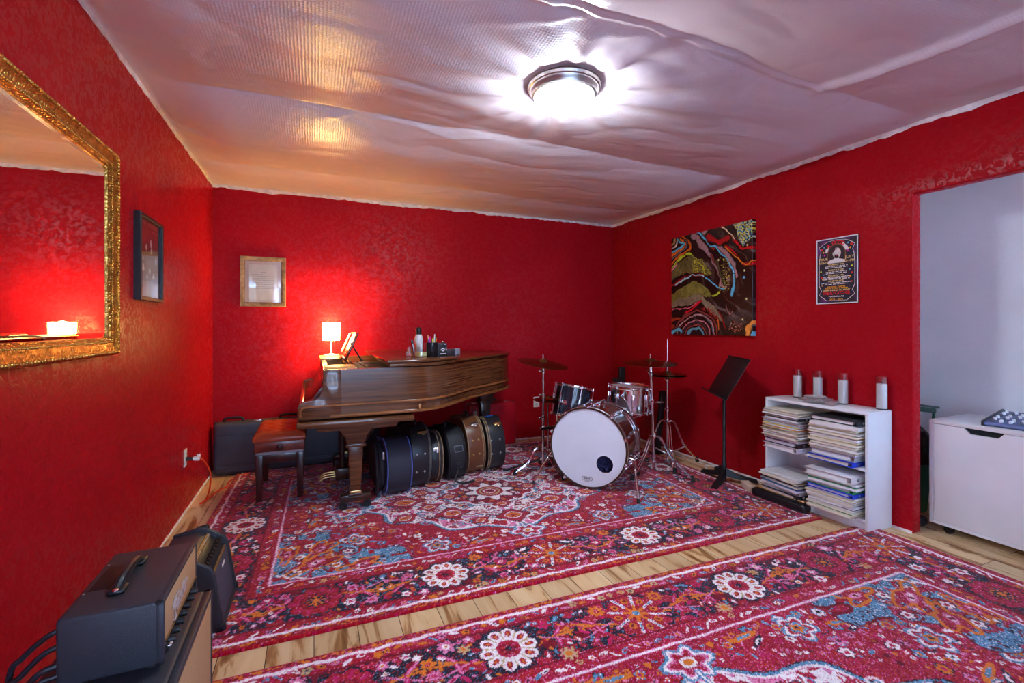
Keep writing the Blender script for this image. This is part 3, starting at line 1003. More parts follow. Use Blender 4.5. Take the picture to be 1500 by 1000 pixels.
def black_poster():
    y0, y1, z0, z1 = 2.735, 3.10, 1.362, 1.787
    w, h = y1 - y0, z1 - z0
    t = thing('framed_poster', 'small dark red poster in a deep black frame beside the gold mirror', 'picture', (XL, (y0 + y1) / 2, (z0 + z1) / 2), R(90))
    f = MB(); frame_sweep(f, w, h, [(0, 0), (0, .028), (.002, .030), (.016, .030), (.018, .028), (.018, 0)])
    f.build('frame', BLACK, t)
    p = MB().span(-w / 2 + .016, w / 2 - .016, -.012, -.004, -h / 2 + .016, h / 2 - .016)
    p.build('print', mat('dark_red_print', (0.10, 0.012, 0.016), 0.5, vary=0.3, vscale=14), t, smooth=False)
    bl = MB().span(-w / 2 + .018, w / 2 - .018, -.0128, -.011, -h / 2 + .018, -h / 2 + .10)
    bl.build('reflection_panel', mat('tan_reflection', (0.30, 0.16, 0.11), 0.5, vary=.3, vscale=20), t, smooth=False)  # bright room reflection low in the glass, painted as a tan panel
    sh = MB()
    r = random.Random(4)
    for x, z, s in ((-.05, .06, 1), (.02, .085, 1.1), (.03, .045, 1), (-.11, .0, 1.3), (.10, .0, 1.1), (-.10, -.045, 1.4), (.0, -.06, 1), (.06, -.08, 1.2), (-.04, -.09, .8)):
        n = 6
        a0 = r.uniform(0, 6)
        sh.prism([(x + s * r.uniform(.008, .017) * math.cos(a0 + k * 6.28 / n), z + s * r.uniform(.009, .022) * math.sin(a0 + k * 6.28 / n)) for k in range(n)], -.0134, -.0125, 'xz')
    sh.build('torn_white_shapes', PAPER, t, smooth=False)
    sh = MB()
    for x0, x1, z in ((-.13, -.05, .175), (-.03, .13, .175), (.04, .13, .148)):
        hh = .009 if z > .16 else .003
        x = x0
        while x < x1 - .008:
            ww = .011
            sh.span(x, x + .0035, -.0134, -.0125, z - hh, z + hh); sh.span(x, x + ww - .003, -.0134, -.0125, z + hh * (1 if int(x * 1e3) % 2 else -.2) - .002, z + hh * (1 if int(x * 1e3) % 2 else -.2) + .001)
            x += ww
    sh.build('lettering', mat('faded_pink_ink', (0.42, 0.20, 0.19), 0.6), t, smooth=False)
    g = MB().span(-w / 2 + .018, w / 2 - .018, -.0185, -.0165, -h / 2 + .018, h / 2 - .018)
    g.build('glass', GLASSC, t, smooth=False)
black_poster()

def certificate():
    x0, x1, z0, z1 = -.587, -.232, 1.408, 1.842
    w, h = x1 - x0, z1 - z0
    t = thing('framed_certificate', 'framed typed page in a grey-brown wooden frame on the back wall', 'picture', ((x0 + x1) / 2, YB, (z0 + z1) / 2), 0)
    wd = wood('grey_brown_wood', srgb(110, 86, 56), srgb(140, 112, 76), srgb(168, 140, 100), 5, (3, 3, 3), .5, 0)
    f = MB(); frame_sweep(f, w, h, [(0, 0), (0, .022), (.003, .025), (.026, .020), (.032, .014), (.038, .014), (.038, 0)])
    f.build('frame', wd, t)
    MB().span(-w / 2 + .036, w / 2 - .036, -.010, -.004, -h / 2 + .036, h / 2 - .036).build('mat_board', mat('cream_mat_board', (.72, .62, .58), .8), t, smooth=False)
    MB().span(-w / 2 + .068, w / 2 - .068, -.0108, -.0095, -h / 2 + .06, h / 2 - .068).build('page', PAPER, t, smooth=False)
    ln = MB()
    r = random.Random(2)
    for k, z in enumerate((.085, .063, .048, .028, .013, -.008, -.023, -.043, -.058)):
        x = -.085 if k else -.02
        end = .088 if k else .02
        while x < end:
            ww = r.uniform(.008, .022)
            ln.span(x, min(x + ww, end), -.0112, -.0106, z - .0012, z + .0012); x += ww + .004
    ln.build('typed_lines', mat('grey_ink', (.25, .22, .24), .8), t, smooth=False)
    MB().span(-w / 2 + .036, w / 2 - .036, -.0135, -.012, -h / 2 + .036, h / 2 - .036).build('glass', GLASSC, t, smooth=False)
certificate()

# ------------------------------------------------------------------ poured acrylic painting
def painting():
    y0, y1, z0, z1 = 2.663, 3.582, 1.157, 2.094
    w, h = y1 - y0, z1 - z0
    n = 330
    u = np.linspace(0, 1, n); v = np.linspace(0, 1, n)
    U, V = np.meshgrid(u, v)                     # U: left to right as seen, V: top to bottom
    wu = U + .034 * fbm(U * 5, V * 5, 3, 3) + .016 * fbm(U * 17, V * 17, 3, 4)
    wv = V + .034 * fbm(U * 5 + 9, V * 5, 3, 5) + .016 * fbm(U * 17 + 3, V * 17, 3, 6)
    c = np.zeros((n, n, 3))
    st = fbm((wu - wv) * 14 + 2 * fbm(U * 3, V * 3, 2, 9), (wu + wv) * 2.5, 4, 8)
    dark, brown, grey = np.array(srgb(22, 17, 16)), np.array(srgb(58, 40, 34)), np.array(srgb(92, 80, 78))
    c[:] = dark
    def mixin(mask, col):
        k = np.clip(mask, 0, 1)[..., None]; c[:] = c * (1 - k) + np.array(srgb(*col)) * k
    mixin((st - .05) * 5, (52, 36, 31)); mixin((st - .42) * 8, (96, 84, 80))
    def inside(poly):
        m = np.zeros_like(U, bool)
        P = list(poly)
        for (ax, ay), (bx, by) in zip(P, P[1:] + P[:1]):
            t = ((ay > wv) != (by > wv)) & (wu < (bx - ax) * (wv - ay) / (by - ay + 1e-9) + ax)
            m ^= t
        return m
    def band(pts, wd, col, soft=1.0, amt=1.0, edge=True):
        if edge and sum(col) > 150: band(pts, wd * 1.45 + .004, (16, 12, 12), soft, .85, False)
        pts = np.array(pts, float); d = np.full(U.shape, 9.0)
        q = []
        m = len(pts)
        for i in range(m - 1):                   # Catmull-Rom
            p0, p1, p2, p3 = pts[max(i - 1, 0)], pts[i], pts[i + 1], pts[min(i + 2, m - 1)]
            for t in np.linspace(0, 1, 9)[:-1]:
                q.append(.5 * (2 * p1 + (p2 - p0) * t + (2 * p0 - 5 * p1 + 4 * p2 - p3) * t * t + (3 * p1 - p0 - 3 * p2 + p3) * t ** 3))
        q.append(pts[-1])
        for (ax, ay), (bx, by) in zip(q[:-1], q[1:]):
            dx, dy = bx - ax, by - ay
            t = np.clip(((wu - ax) * dx + (wv - ay) * dy) / (dx * dx + dy * dy + 1e-9), 0, 1)
            d = np.minimum(d, np.hypot(wu - ax - t * dx, wv - ay - t * dy))
        mixin(amt * (wd * (1 + .5 * fbm(U * 9, V * 9, 2, int(wd * 1e4))) - d) / (.004 * soft), col)
    spk = vnoise(U * 130, V * 130, 4)
    # olive lenses
    a = inside([(0, .42), (.0, .33), (.28, .2), (.42, .26), (.54, .42), (.4, .44), (.2, .37)])
    mixin(a * (.72 + .3 * st), (104, 98, 52)); mixin((a & (spk > .80)) * 1.0, (40, 36, 22)); mixin(((U > .3) & a & (spk > .66)) * 1., (176, 178, 46))
    a = inside([(0, .60), (.1, .53), (.3, .47), (.46, .53), (.58, .62), (.5, .64), (.32, .60), (.16, .64), (0, .68)])
    mixin(a * (.8 + .3 * st), (124, 120, 52)); mixin((a & (spk > .84)) * 1., (48, 44, 24))
    a = inside([(0, .68), (.16, .63), (.32, .60), (.46, .64), (.58, .74), (.7, .9), (.55, .82), (.4, .68), (0, .73)])
    mixin(a * (.8 + .3 * st), (132, 116, 92))
    a = inside([(.62, .88), (.8, .8), (1, .6), (1, .86), (.8, .95)]); mixin(a * .55 * (spk > .3) * np.clip(.6 + 1.4 * st, 0, 1), (78, 70, 72))
    # ribbons
    band([(.30, .02), (.42, .13), (.55, .26), (.63, .40), (.69, .55)], .028, (140, 106, 108), 2)
    band([(.42, .0), (.56, .11), (.70, .22), (.77, .34), (.82, .46)], .030, (150, 114, 116), 2)
    band([(.44, .05), (.52, .13), (.58, .2)], .010, (150, 40, 26), 2); band([(.54, .24), (.60, .33)], .009, (150, 40, 26), 2)
    band([(.35, .0), (.48, .10), (.62, .20), (.73, .30), (.79, .42), (.80, .52), (.77, .64)], .010, (86, 168, 196), 1)
    band([(.79, .44), (.80, .55), (.775, .65)], .014, (86, 168, 196), 2)
    band([(.5, .06), (.62, .13), (.72, .13)], .03, (150, 18, 22), 3)
    band([(.66, .01), (.80, .12), (.90, .21), (1.0, .22)], .013, (176, 16, 22), 1.5)
    band([(.72, .18), (.82, .26), (.92, .36), (1.0, .36)], .016, (176, 16, 22), 2); band([(.72, .185), (.84, .29), (.94, .37), (1.0, .34)], .007, (206, 110, 30), 1)
    a = inside([(.78, .0), (1, 0), (1, .14), (.92, .2), (.84, .1)]); mixin((a & (spk > .35)) * 1., (96, 160, 180)); mixin((a & (spk > .55)) * 1., (200, 190, 60)); mixin((a & (spk > .80)) * 1., (30, 26, 24))
    band([(.66, 0), (.74, .07), (.82, .13)], .008, (206, 190, 150), 1)
    # top left corner
    for r_, col in ((.27, (180, 206, 50)),):
        band([(.27, .19), (.15, .23), (0, .32)], .012, (172, 196, 44), 1); band([(.1, .27), (0, .335)], .006, (208, 140, 150), 1)
    band([(.16, .0), (.25, .08), (.25, .15), (.12, .21), (0, .28)], .012, (184, 86, 28), 1); band([(.14, .02), (.2, .09), (.12, .15), (0, .20)], .018, (196, 96, 30), 1)
    band([(.21, .05), (.225, .11), (.1, .185), (0, .235)], .008, (104, 98, 110), 1)
    band([(.08, -.01), (.13, .05), (.19, .08), (.1, .125), (0, .155)], .010, (84, 170, 200), 1)
    band([(.0, .10), (.07, .08), (.09, .03), (.04, -.01)], .010, (190, 180, 168), 1); band([(0, .06), (.04, .05), (.05, .01)], .02, (150, 110, 70), 1)
    # middle line
    band([(0, .49), (.12, .44), (.26, .415), (.44, .43)], .016, (150, 24, 26), 1.5); band([(.06, .47), (.2, .425), (.34, .415), (.46, .45), (.58, .51), (.69, .565)], .007, (150, 196, 206), 1)
    band([(.46, .45), (.58, .515), (.70, .57)], .009, (90, 172, 200), 1)
    band([(.66, .60), (.58, .62)], .010, (180, 186, 50), 1); band([(.6, .3), (.66, .45), (.70, .52)], .012, (62, 66, 40), 2)
    mixin(((np.abs(wu - .70) < .05) & (wv > .28) & (wv < .6) & (spk > .78)) * 1., (170, 160, 60))
    # lower left
    band([(0, .745), (.2, .735), (.34, .70), (.41, .69)], .007, (214, 96, 110), 1); band([(.41, .69), (.30, .74), (.20, .79), (.17, .86), (.2, .9)], .011, (216, 16, 34), 1)
    a = inside([(.3, .78), (.5, .74), (.62, .84), (.64, .98), (.5, .98), (.42, .86)]); mixin((a & (spk > .5)) * 1., (132, 22, 20))
    band([(.0, .86), (.06, .83), (.16, .86), (.1, .93), (0, .93)], .018, (150, 50, 24), 1.5)
    band([(.44, .83), (.52, .9), (.58, 1.0)], .012, (104, 164, 190), 2); band([(.38, .82), (.46, .84), (.5, .9)], .02, (110, 120, 140), 3); band([(.6, .86), (.63, .93), (.62, 1.0)], .008, (204, 104, 36), 1)
    for r_, wd, col in ((.30, .012, (120, 50, 46)), (.26, .008, (176, 130, 132)), (.225, .010, (20, 14, 16)), (.20, .007, (196, 120, 132)), (.17, .012, (60, 40, 44)), (.14, .010, (150, 70, 70)), (.10, .014, (90, 150, 170)), (.06, .016, (30, 22, 24))):
        t = np.linspace(np.pi * 1.02, 1.98 * np.pi, 9)
        band(np.stack([.33 + r_ * np.cos(t), 1.04 + r_ * .85 * np.sin(t)], 1), wd, col, 1)
    band([(0, .985), (.08, .96), (.14, .99)], .014, (90, 172, 200), 1)
    band([(1, .88), (.95, .93), (.93, 1.0)], .016, (214, 140, 60), 1); band([(1, .93), (.98, 1.0)], .024, (90, 176, 204), 1)
    band([(.62, .78), (.68, .88), (.72, .95)], .009, (130, 20, 24), 2)
    band([(.71, .72), (.76, .80), (.80, .78)], .005, (160, 110, 112), 1)
    a = inside([(.74, .95), (.8, .86), (.9, .9), (.86, .98)]); mixin((a & (spk > .62)) * 1., (130, 40, 30)); mixin((a & (spk > .86)) * 1., (220, 200, 170))
    for x, y in ((.92, .43), (.94, .68), (.95, .21), (.63, .3), (.9, .86)): mixin((.010 - np.hypot(U - x, V - y)) / .003, (200, 190, 130))
    mixin((.014 - np.hypot(U - .915, V - .49)) / .003, (80, 160, 200))
    c *= (1 + .35 * fbm((U + V * .4) * 60, (V - U * .6) * 18, 3, 88))[..., None]
    c *= 1.25
    c[:] = np.clip(c, 0, 1)
    # stretched canvas: front and folded sides as one gently rounded sheet
    t = thing('abstract_painting', 'large square unframed abstract poured painting in black, olive, red and blue', 'painting', (XR, (y0 + y1) / 2, (z0 + z1) / 2), R(-90))
    d = .038
    xs = np.concatenate([[-w / 2, -w / 2, -w / 2 + .001], (u - .5) * (w - .006), [w / 2 - .001, w / 2, w / 2]])
    zs = np.concatenate([[h / 2, h / 2, h / 2 - .001], (.5 - v) * (h - .006), [-h / 2 + .001, -h / 2, -h / 2]])
    e = np.array([-.001, -(d - .004), -(d - .001)]); mid = np.full(n, -d)
    px = np.concatenate([e, mid, e[::-1]]); 
    X, Z = np.meshgrid(xs, zs)
    PX, PZ = np.meshgrid(px, px)
    Yd = np.maximum(PX, PZ)
    cc = np.pad(c, ((3, 3), (3, 3), (0, 0)), mode='edge')
    grid_mesh('canvas', X, Yd, Z, cc, 'pattern', attr_mat('glossy_acrylic', 'pattern', 0.25, coat=0.3, spec=0.5, bump=.1, bscale=40), t)
    pb = wood('pine_bar', srgb(190, 150, 100), srgb(200, 164, 114), srgb(214, 180, 130))
    for x in (-w / 2 + .03, w / 2 - .03): MB().span(x - .012, x + .012, -.030, -.001, -h / 2 + .012, h / 2 - .012).build('stretcher_bar', pb, t, smooth=False)
painting()

# ------------------------------------------------------------------ printed gig poster
def gig_poster():
    y0, y1, z0, z1 = 1.892, 2.165, 1.389, 1.837
    w, h = y1 - y0, z1 - z0
    t = thing('gig_poster', 'framed black and purple concert poster with a dark-haired woman, listing four nights', 'poster', (XR, (y0 + y1) / 2, (z0 + z1) / 2), R(-90))
    MB().span(-w / 2, w / 2, -.012, -.0005, -h / 2, h / 2).build('backing_board', BLACK, t, smooth=False)
    fr = MB(); frame_sweep(fr, w, h, [(0, .010), (0, .0145), (.007, .0145), (.007, .010)])
    fr.build('white_border', mat('white_border_ink', (.74, .76, .78), .4), t, smooth=False)
    pr = MB().span(-w / 2 + .006, w / 2 - .006, -.0130, -.0115, -h / 2 + .006, h / 2 - .006)
    pm = mat('dark_purple_print', (0.030, 0.022, 0.030), 0.45)
    nt = pm.node_tree; N = nt.nodes; L = nt.links
    tc = N.new('ShaderNodeTexCoord'); nn = N.new('ShaderNodeTexNoise'); nn.inputs['Scale'].default_value = 9
    L.new(tc.outputs['Object'], nn.inputs['Vector'])
    cr = N.new('ShaderNodeValToRGB'); cr.color_ramp.elements[0].color = (*srgb(34, 26, 40), 1); cr.color_ramp.elements[0].position = .46
    cr.color_ramp.elements[1].color = (*srgb(104, 44, 116), 1); cr.color_ramp.elements[1].position = .68
    L.new(nn.outputs[0], cr.inputs[0]); L.new(cr.outputs[0], N['Principled BSDF'].inputs['Base Color'])
    pr.build('print', pm, t, smooth=False)
    inks = {k: mat('ink_' + k, srgb(*c), .5) for k, c in dict(navy=(30, 26, 48), white=(226, 220, 220), red=(220, 20, 34), gold=(236, 204, 132), orange=(236, 160, 40),
            yellow=(214, 214, 60), pink=(214, 20, 150), blue=(110, 176, 214), brown=(126, 76, 40), hair=(44, 26, 36), lips=(150, 10, 40)).items()}
    lay = [0.0132]
    def flat(name, polys, ink, bump=True):
        b = MB()
        for p in polys: b.prism(p, -lay[0], -lay[0] - .0003, 'xz')
        o = b.build(name, inks[ink], t, smooth=False)
        lay[0] += .00035
        return o
    X = lambda f: (f - .5) * w                   # fractions of width and height (from the top)
    Z = lambda f: (.5 - f) * h
    def circ(fx, fy, r, n=12, sx=1, sz=1): return [(X(fx) + r * sx * math.cos(6.2832 * k / n), Z(fy) + r * sz * math.sin(6.2832 * k / n)) for k in range(n)]
    pan = [(.08, .12), (.14, .10), (.22, .07), (.3, .05), (.5, .035), (.7, .05), (.78, .07), (.86, .10), (.92, .13), (.87, .2), (.9, .26), (.92, .4), (.92, .72), (.86, .80), (.92, .86),
           (.80, .92), (.74, .95), (.26, .95), (.2, .92), (.08, .86), (.14, .80), (.08, .72), (.08, .4), (.1, .26), (.13, .2)]
    flat('panel_outline', [[(X(a) * 1.03, Z(b) * 1.012) for a, b in pan]], 'white')
    flat('panel', [[(X(a), Z(b)) for a, b in pan]], 'navy')
    # arch title: red letters between two pale blocks
    flat('title_banner', [[(X(.235), Z(.165)), (X(.315), Z(.13)), (X(.335), Z(.19)), (X(.235), Z(.22))], [(X(.66), Z(.085)), (X(.76), Z(.15)), (X(.80), Z(.2)), (X(.70), Z(.205)), (X(.62), Z(.12))]], 'white')
    word = 'A GOOD'
    for k, chh in enumerate(word):
        if chh == ' ': continue
        a = R(128 - k * 13.2)
        cx, cz = X(.5) + .088 * math.cos(a), Z(.28) + .092 * math.sin(a)
        m = Matrix.Translation((cx, -lay[0] - .0002, cz)) @ Matrix.Rotation(a - math.pi / 2, 4, Vector((0, -1, 0))) @ Matrix.Rotation(math.pi / 2, 4, 'X')
        text_mesh('title_letter', chh, .034, inks['red'], t, m, bold=.0012)
    lay[0] += .0004
    arch = [(X(.5) + .062 * math.cos(a), Z(.26) + .076 * math.sin(a)) for a in np.linspace(0, math.pi, 14)] + [(X(.5) - .062, Z(.385)), (X(.5) + .062, Z(.385))]
    flat('portrait_arch', [arch], 'brown')
    flat('portrait_hair', [[(X(.5) + .9 * (a - X(.5)), Z(.27) + .93 * (b - Z(.27))) for a, b in arch], ], 'hair')
    flat('portrait_skin', [circ(.51, .235, .027, 16, 1, 1.35), [(X(.46), Z(.26)), (X(.55), Z(.26)), (X(.56), Z(.32)), (X(.70), Z(.345)), (X(.715), Z(.385)), (X(.285), Z(.385)), (X(.31), Z(.345)), (X(.45), Z(.32))]], 'white')
    flat('portrait_fringe', [[(X(.405), Z(.222)), (X(.44), Z(.17)), (X(.53), Z(.155)), (X(.47), Z(.188)), (X(.43), Z(.222))], [(X(.43), Z(.238)), (X(.48), Z(.236)), (X(.48), Z(.241)), (X(.43), Z(.243))], [(X(.54), Z(.236)), (X(.59), Z(.238)), (X(.59), Z(.243)), (X(.54), Z(.241))]], 'hair')
    flat('portrait_lips', [circ(.51, .278, .007, 10, 1, .8)], 'lips')
    def line(name, s, fx, fy, size, ink, width=None, bold=.0004):
        m = Matrix.Translation((X(fx), -lay[0], Z(fy))) @ Matrix.Rotation(math.pi / 2, 4, 'X')
        text_mesh(name, s, size, inks[ink], t, m, bold=bold, width=width)
    line('lettering', 'FOUR', .185, .315, .022, 'gold', .060); line('lettering', 'NIGHTS', .185, .37, .019, 'gold', .060)
    line('lettering', 'JULY', .815, .315, .024, 'gold', .060); line('lettering', '12-15TH', .815, .37, .020, 'gold', .066)
    r = random.Random(8)
    for k, d in enumerate(('THURSDAY 12TH', 'FRIDAY 13TH', 'SATURDAY 14TH', 'SUNDAY 15TH')):
        fy = .408 + k * .083
        line('lettering', d, .5, fy, .013, 'gold', .105)
    bars = []
    for k in range(4):
        for j, fy in enumerate((.433, .455) if k != 2 else (.430, .446, .462)):
            fy += k * .083
            half = r.uniform(.24, .37); x = .5 - half
            while x < .5 + half:
                ww = r.uniform(.04, .13)
                bars.append([(X(x), Z(fy) + .0022), (X(min(x + ww, .5 + half)), Z(fy) + .0022), (X(min(x + ww, .5 + half)), Z(fy) - .0022), (X(x), Z(fy) - .0022)])
                x += ww + .022
    flat('small_print', bars, 'white')
    line('lettering', 'DOORS: 7:00PM', .5, .745, .011, 'orange', .115); line('lettering', 'SHOW STARTS: 8:00PM', .5, .768, .011, 'orange', .15)
    line('lettering', 'DRINK SPECIALS ALL NIGHT', .5, .797, .013, 'gold', .175)
    line('lettering', 'THE FLYCATCHER', .5, .843, .030, 'red', .178, .0008)
    line('lettering', 'TUCSON, AZ', .5, .893, .012, 'white', .105); line('lettering', '2014 - 2018', .5, .936, .013, 'orange', .088)
    for ink, pts in (('red', ((.15, .16, .009), (.86, .13, .009), (.14, .59, .006), (.87, .55, .006), (.86, .68, .005))), ('orange', ((.19, .205, .006), (.83, .18, .006), (.17, .62, .005), (.83, .6, .005), (.16, .72, .004))),
                     ('pink', ((.22, .25, .007), (.77, .22, .007))), ('blue', ((.21, .125, .006), (.78, .105, .006), (.2, .55, .004), (.82, .5, .005), (.25, .61, .004), (.15, .69, .004))), ('yellow', ((.13, .5, .006), (.87, .45, .006)))):
        flat('dots', [circ(a, b, c, 10) for a, b, c in pts], ink)
gig_poster()

# ------------------------------------------------------------------ outlets
def outlet(label, loc, rz, plug=False):
    t = thing('wall_outlet', label, 'outlet', loc, rz)
    MB().span(-.035, .035, -.006, 0, -.057, .057, .002).build('cover_plate', WPLASTIC, t)
    b = MB()
    for z in (-.025, .025): b.span(-.014, .014, -.008, -.004, z - .017, z + .017, .004)
    s = b.build('socket', mat('ivory_socket', (.66, .65, .62), .4), t)
    sl = MB()
    for z in (-.025, .025):
        for x in (-.005, .005): sl.span(x - .0012, x + .0012, -.0085, -.0075, z - .004, z + .006)
    sl.build('slots', BLACK, s, smooth=False)
    return t
outlet('white outlet with a black plug and an orange cord', (XL, 3.69, .36), R(90))
outlet('white outlet on the back wall with nothing plugged in', (2.262, YB, .40), 0)
# ================================================================== grand piano
PW = wood('walnut_piano_veneer', srgb(62, 35, 20), srgb(92, 55, 31), srgb(116, 73, 42), 2.6, (.9, .9, 46), 0.20, 0.35, 0.012, .12)
PWL = wood('lighter_walnut_moulding', srgb(96, 56, 28), srgb(134, 84, 46), srgb(160, 106, 62), 3, (.9, .9, 30), 0.22, .3, .01, .1)
PWR = wood('reddish_mahogany', srgb(60, 20, 11), srgb(92, 32, 17), srgb(118, 46, 24), 2.0, (6, 1, 6), 0.25, 0.3, 0.03)
PWD = wood('dark_walnut', srgb(30, 16, 10), srgb(52, 28, 17), srgb(76, 44, 26), 3, (4, 4, 1), 0.3, 0.2, 0.03)
PINE = wood('pale_spruce', srgb(166, 122, 70), srgb(190, 146, 90), srgb(206, 168, 112), 3, (1, 10, 4), 0.5, 0, 0.02)
GOLDP = mat('bronze_iron_frame', (0.42, 0.28, 0.10), 0.4, 0.7)

def catmull(p, s=6):
    p = [Vector((*q, 0)) for q in p]; out = []
    n = len(p)
    for i in range(n - 1):
        p0, p1, p2, p3 = p[max(i - 1, 0)], p[i], p[i + 1], p[min(i + 2, n - 1)]
        for k in range(s):
            t = k / s
            v = .5 * ((2 * p1) + (p2 - p0) * t + (2 * p0 - 5 * p1 + 4 * p2 - p3) * t * t + (3 * p1 - p0 - 3 * p2 + p3) * t ** 3)
            out.append((v.x, v.y))
    out.append((p[-1].x, p[-1].y))
    return out

def offset(poly, d):
    """inset a counter-clockwise polygon"""
    n = len(poly); out = []
    for i in range(n):
        a, b, c = Vector(poly[i - 1]), Vector(poly[i]), Vector(poly[(i + 1) % n])
        e1 = (b - a).normalized(); e2 = (c - b).normalized()
        n1 = Vector((-e1.y, e1.x)); n2 = Vector((-e2.y, e2.x))
        m = (n1 + n2)
        m = m / max(.4, m.length_squared / 2)
        out.append(tuple(b + m * d))
    return out

PN, PF = 3.115, 4.535                            # near and far sides of the piano
CURVE = catmull([(.055, PN), (.40, PN), (.66, PN + .008), (.80, PN + .065), (.93, PN + .185), (1.08, PN + .345), (1.24, PN + .495), (1.42, PN + .635), (1.58, PN + .775),
                 (1.69, PN + .93), (1.735, PN + 1.10), (1.71, PN + 1.27), (1.60, PN + 1.385), (1.42, PF)], 6)
OUT = CURVE + [(.055, PF)]

def ring(b, outer, inner, z0, z1):
    n = len(outer)
    v = [[b.bm.verts.new((p[0], p[1], z)) for p in poly] for poly, z in ((outer, z0), (outer, z1), (inner, z1), (inner, z0))]
    for k in range(n):
        k2 = (k + 1) % n
        for j in range(4):
            a, c = v[j], v[(j + 1) % 4]
            b.bm.faces.new((a[k], a[k2], c[k2], c[k]))

def piano():
    t = thing('grand_piano', 'walnut grand piano standing against the back wall behind the bench', 'piano', (.55, 3.85, 0))
    B = lambda mb, n, m, **k: mb.build(n, m, k.pop('parent', t), world=k.pop('world', True), **k)
    # rim
    b = MB(); ring(b, OUT, offset(OUT, .032), .660, .962)
    rim = B(b, 'rim', PW, angle=25)
    b = MB()                                      # raised mouldings along the lower rim
    path = [(p[0], p[1]) for p in CURVE]
    for z, r in ((.737, .009), (.669, .011)):
        b.tube([(p[0], p[1], z) for p in offset(OUT, -.003)[1:len(CURVE)]], r, 8)
    m_ = MB(); 
    B(b, 'rim_moulding', PWL, parent=t)
    b = MB(); b.prism(offset(OUT, .02), .672, .690); B(b, 'soundboard_frame', PWD, smooth=False)
    b = MB()
    for x in (.45, .85, 1.2): b.cyl((x, 3.9, .64), (1.45, 4.35 - .1 * x, .64), .035, seg=4)
    B(b, 'underside_brace', PWD, smooth=False)
    b = MB(); b.prism(offset(OUT, .034), .872, .888); B(b, 'iron_plate', GOLDP, smooth=False)
    b = MB()
    for k in range(4): b.span(.30, .62, 3.2 + k * .32, 3.225 + k * .32, .888, .93, .004)
    b.span(.24, .30, 3.17, 4.48, .888, .925, .004)
    B(b, 'plate_ribs', PINE, parent=t)
    pins = MB()
    for k in range(46):
        for j in range(2): pins.cyl((.255 + j * .028, 3.2 + k * .0275, .92), (.255 + j * .028, 3.2 + k * .0275, .945), .004, seg=6)
    B(pins, 'tuning_pins', STEEL)
    # cheek arms, near and far
    arm = [(.16, .962), (.052, .962), (.050, .87), (.046, .835), (.034, .80), (.012, .782), (-.055, .768), (-.082, .758), (-.094, .735), (-.095, .655), (.16, .655)]
    for y0, y1 in ((PN - .001, PN + .055), (PF - .055, PF + .001)):
        b = MB(); b.prism(arm, y0, y1, 'xz', bev=.004); a = B(b, 'arm', PW)
        if y0 < 3.5:
            b = MB(); pts = [(x, y0 - .002, z) for x, z in ((.70, .736), (.3, .736), (.10, .737), (-.045, .735), (-.068, .726), (-.078, .706), (-.078, .668))]
            b.tube(pts, .0075, 8, smooth=4)
            b.build('arm_moulding', PWL, a, world=False).data.transform(Matrix.Translation((-.55, -3.85, 0)))
    # key slip and fallboard
    b = MB(); b.span(-.088, -.064, PN + .05, PF - .05, .655, .748, .004); B(b, 'key_slip', PW)
    b = MB(); b.prism([(-.066, .742), (-.02, .765), (.05, .862), (.062, .868), (.075, .86), (.03, .76), (-.03, .735)], PN + .056, PF - .056, 'xz', bev=.003)
    B(b, 'fallboard', PWR)
    b = MB(); b.span(.045, .085, PN + .05, PF - .05, .866, .885, .004); B(b, 'name_board_rail', BLACK)
    b = MB(); b.span(.08, .105, PN + .056, PF - .056, .74, .93, .003); B(b, 'name_board', PWR)
    # key bed slabs below
    b = MB(); b.span(-.10, .615, PN - .034, PF, .608, .645, .009); B(b, 'key_bed', PW)
    b = MB(); b.prism([(.0, .612), (.52, .612), (.505, .59), (.495, .576), (.03, .576), (.015, .59)], PN - .008, PF - .03, 'xz', bev=.005); B(b, 'key_bed_moulding', PW)
    # music shelf, desk and prop
    b = MB(); b.span(.045, .225, 4.05, PF - .01, .955, .972, .003); b.span(.052, .21, 4.07, PF - .05, .925, .957, .002); B(b, 'music_shelf', PINE)
    b = MB(); b.span(.06, .26, PN + .07, PN + .36, .948, .966, .003); B(b, 'action_shelf', PINE)
    rot = Matrix.Translation((.215, 4.02, .972)) @ Matrix.Rotation(R(24), 4, 'Y')
    b = MB(); b.box((0, 0, .115), (.016, .66, .24), .004, 2, rot)
    b.bm.transform(Matrix.Identity(4)); 
    desk = MB(); desk.box((0, 0, .115), (.016, .66, .24), .004).move(rot); B(desk, 'music_desk', PWR); b.bm.free()
    b = MB(); b.box((-.012, 0, .012), (.035, .66, .012), .003).move(rot); B(b, 'desk_ledge', PWR)
    b = MB(); b.tube([(.34, 3.72, .965), (.255, 3.72, 1.11)], .006, 8); B(b, 'desk_prop', BLACK)
    b = MB(); b.box((.315, 3.62, .955), (.10, .07, .006), .002, 2, Euler((0, R(32), 0))); B(b, 'maroon_flap', PWR)
    # closed lid with its front leaf folded back on top
    lid = [(x, y) for x, y in offset(OUT, -.014) if x > .40]
    lid = [p for p in lid if p[0] >= .40]
    lidp = [(.455, PN - .014)] + [p for p in lid if p[0] > .46 and p[1] < PF - .02] + [(1.42, PF + .010), (.455, PF + .010)]
    b = MB(); b.prism(lidp, .969, .988, bev=.004); B(b, 'lid', PW)
    leaf = [(.435, PN - .022)] + [p for p in lid if .46 < p[0] < .96 and p[1] < 3.7] 
    leaf += [(.99, leaf[-1][1] + .04), (.99, PF + .006), (.435, PF + .006)]
    b = MB(); b.prism(leaf, .991, 1.012, bev=.009, seg=3); B(b, 'folded_lid_leaf', PW)
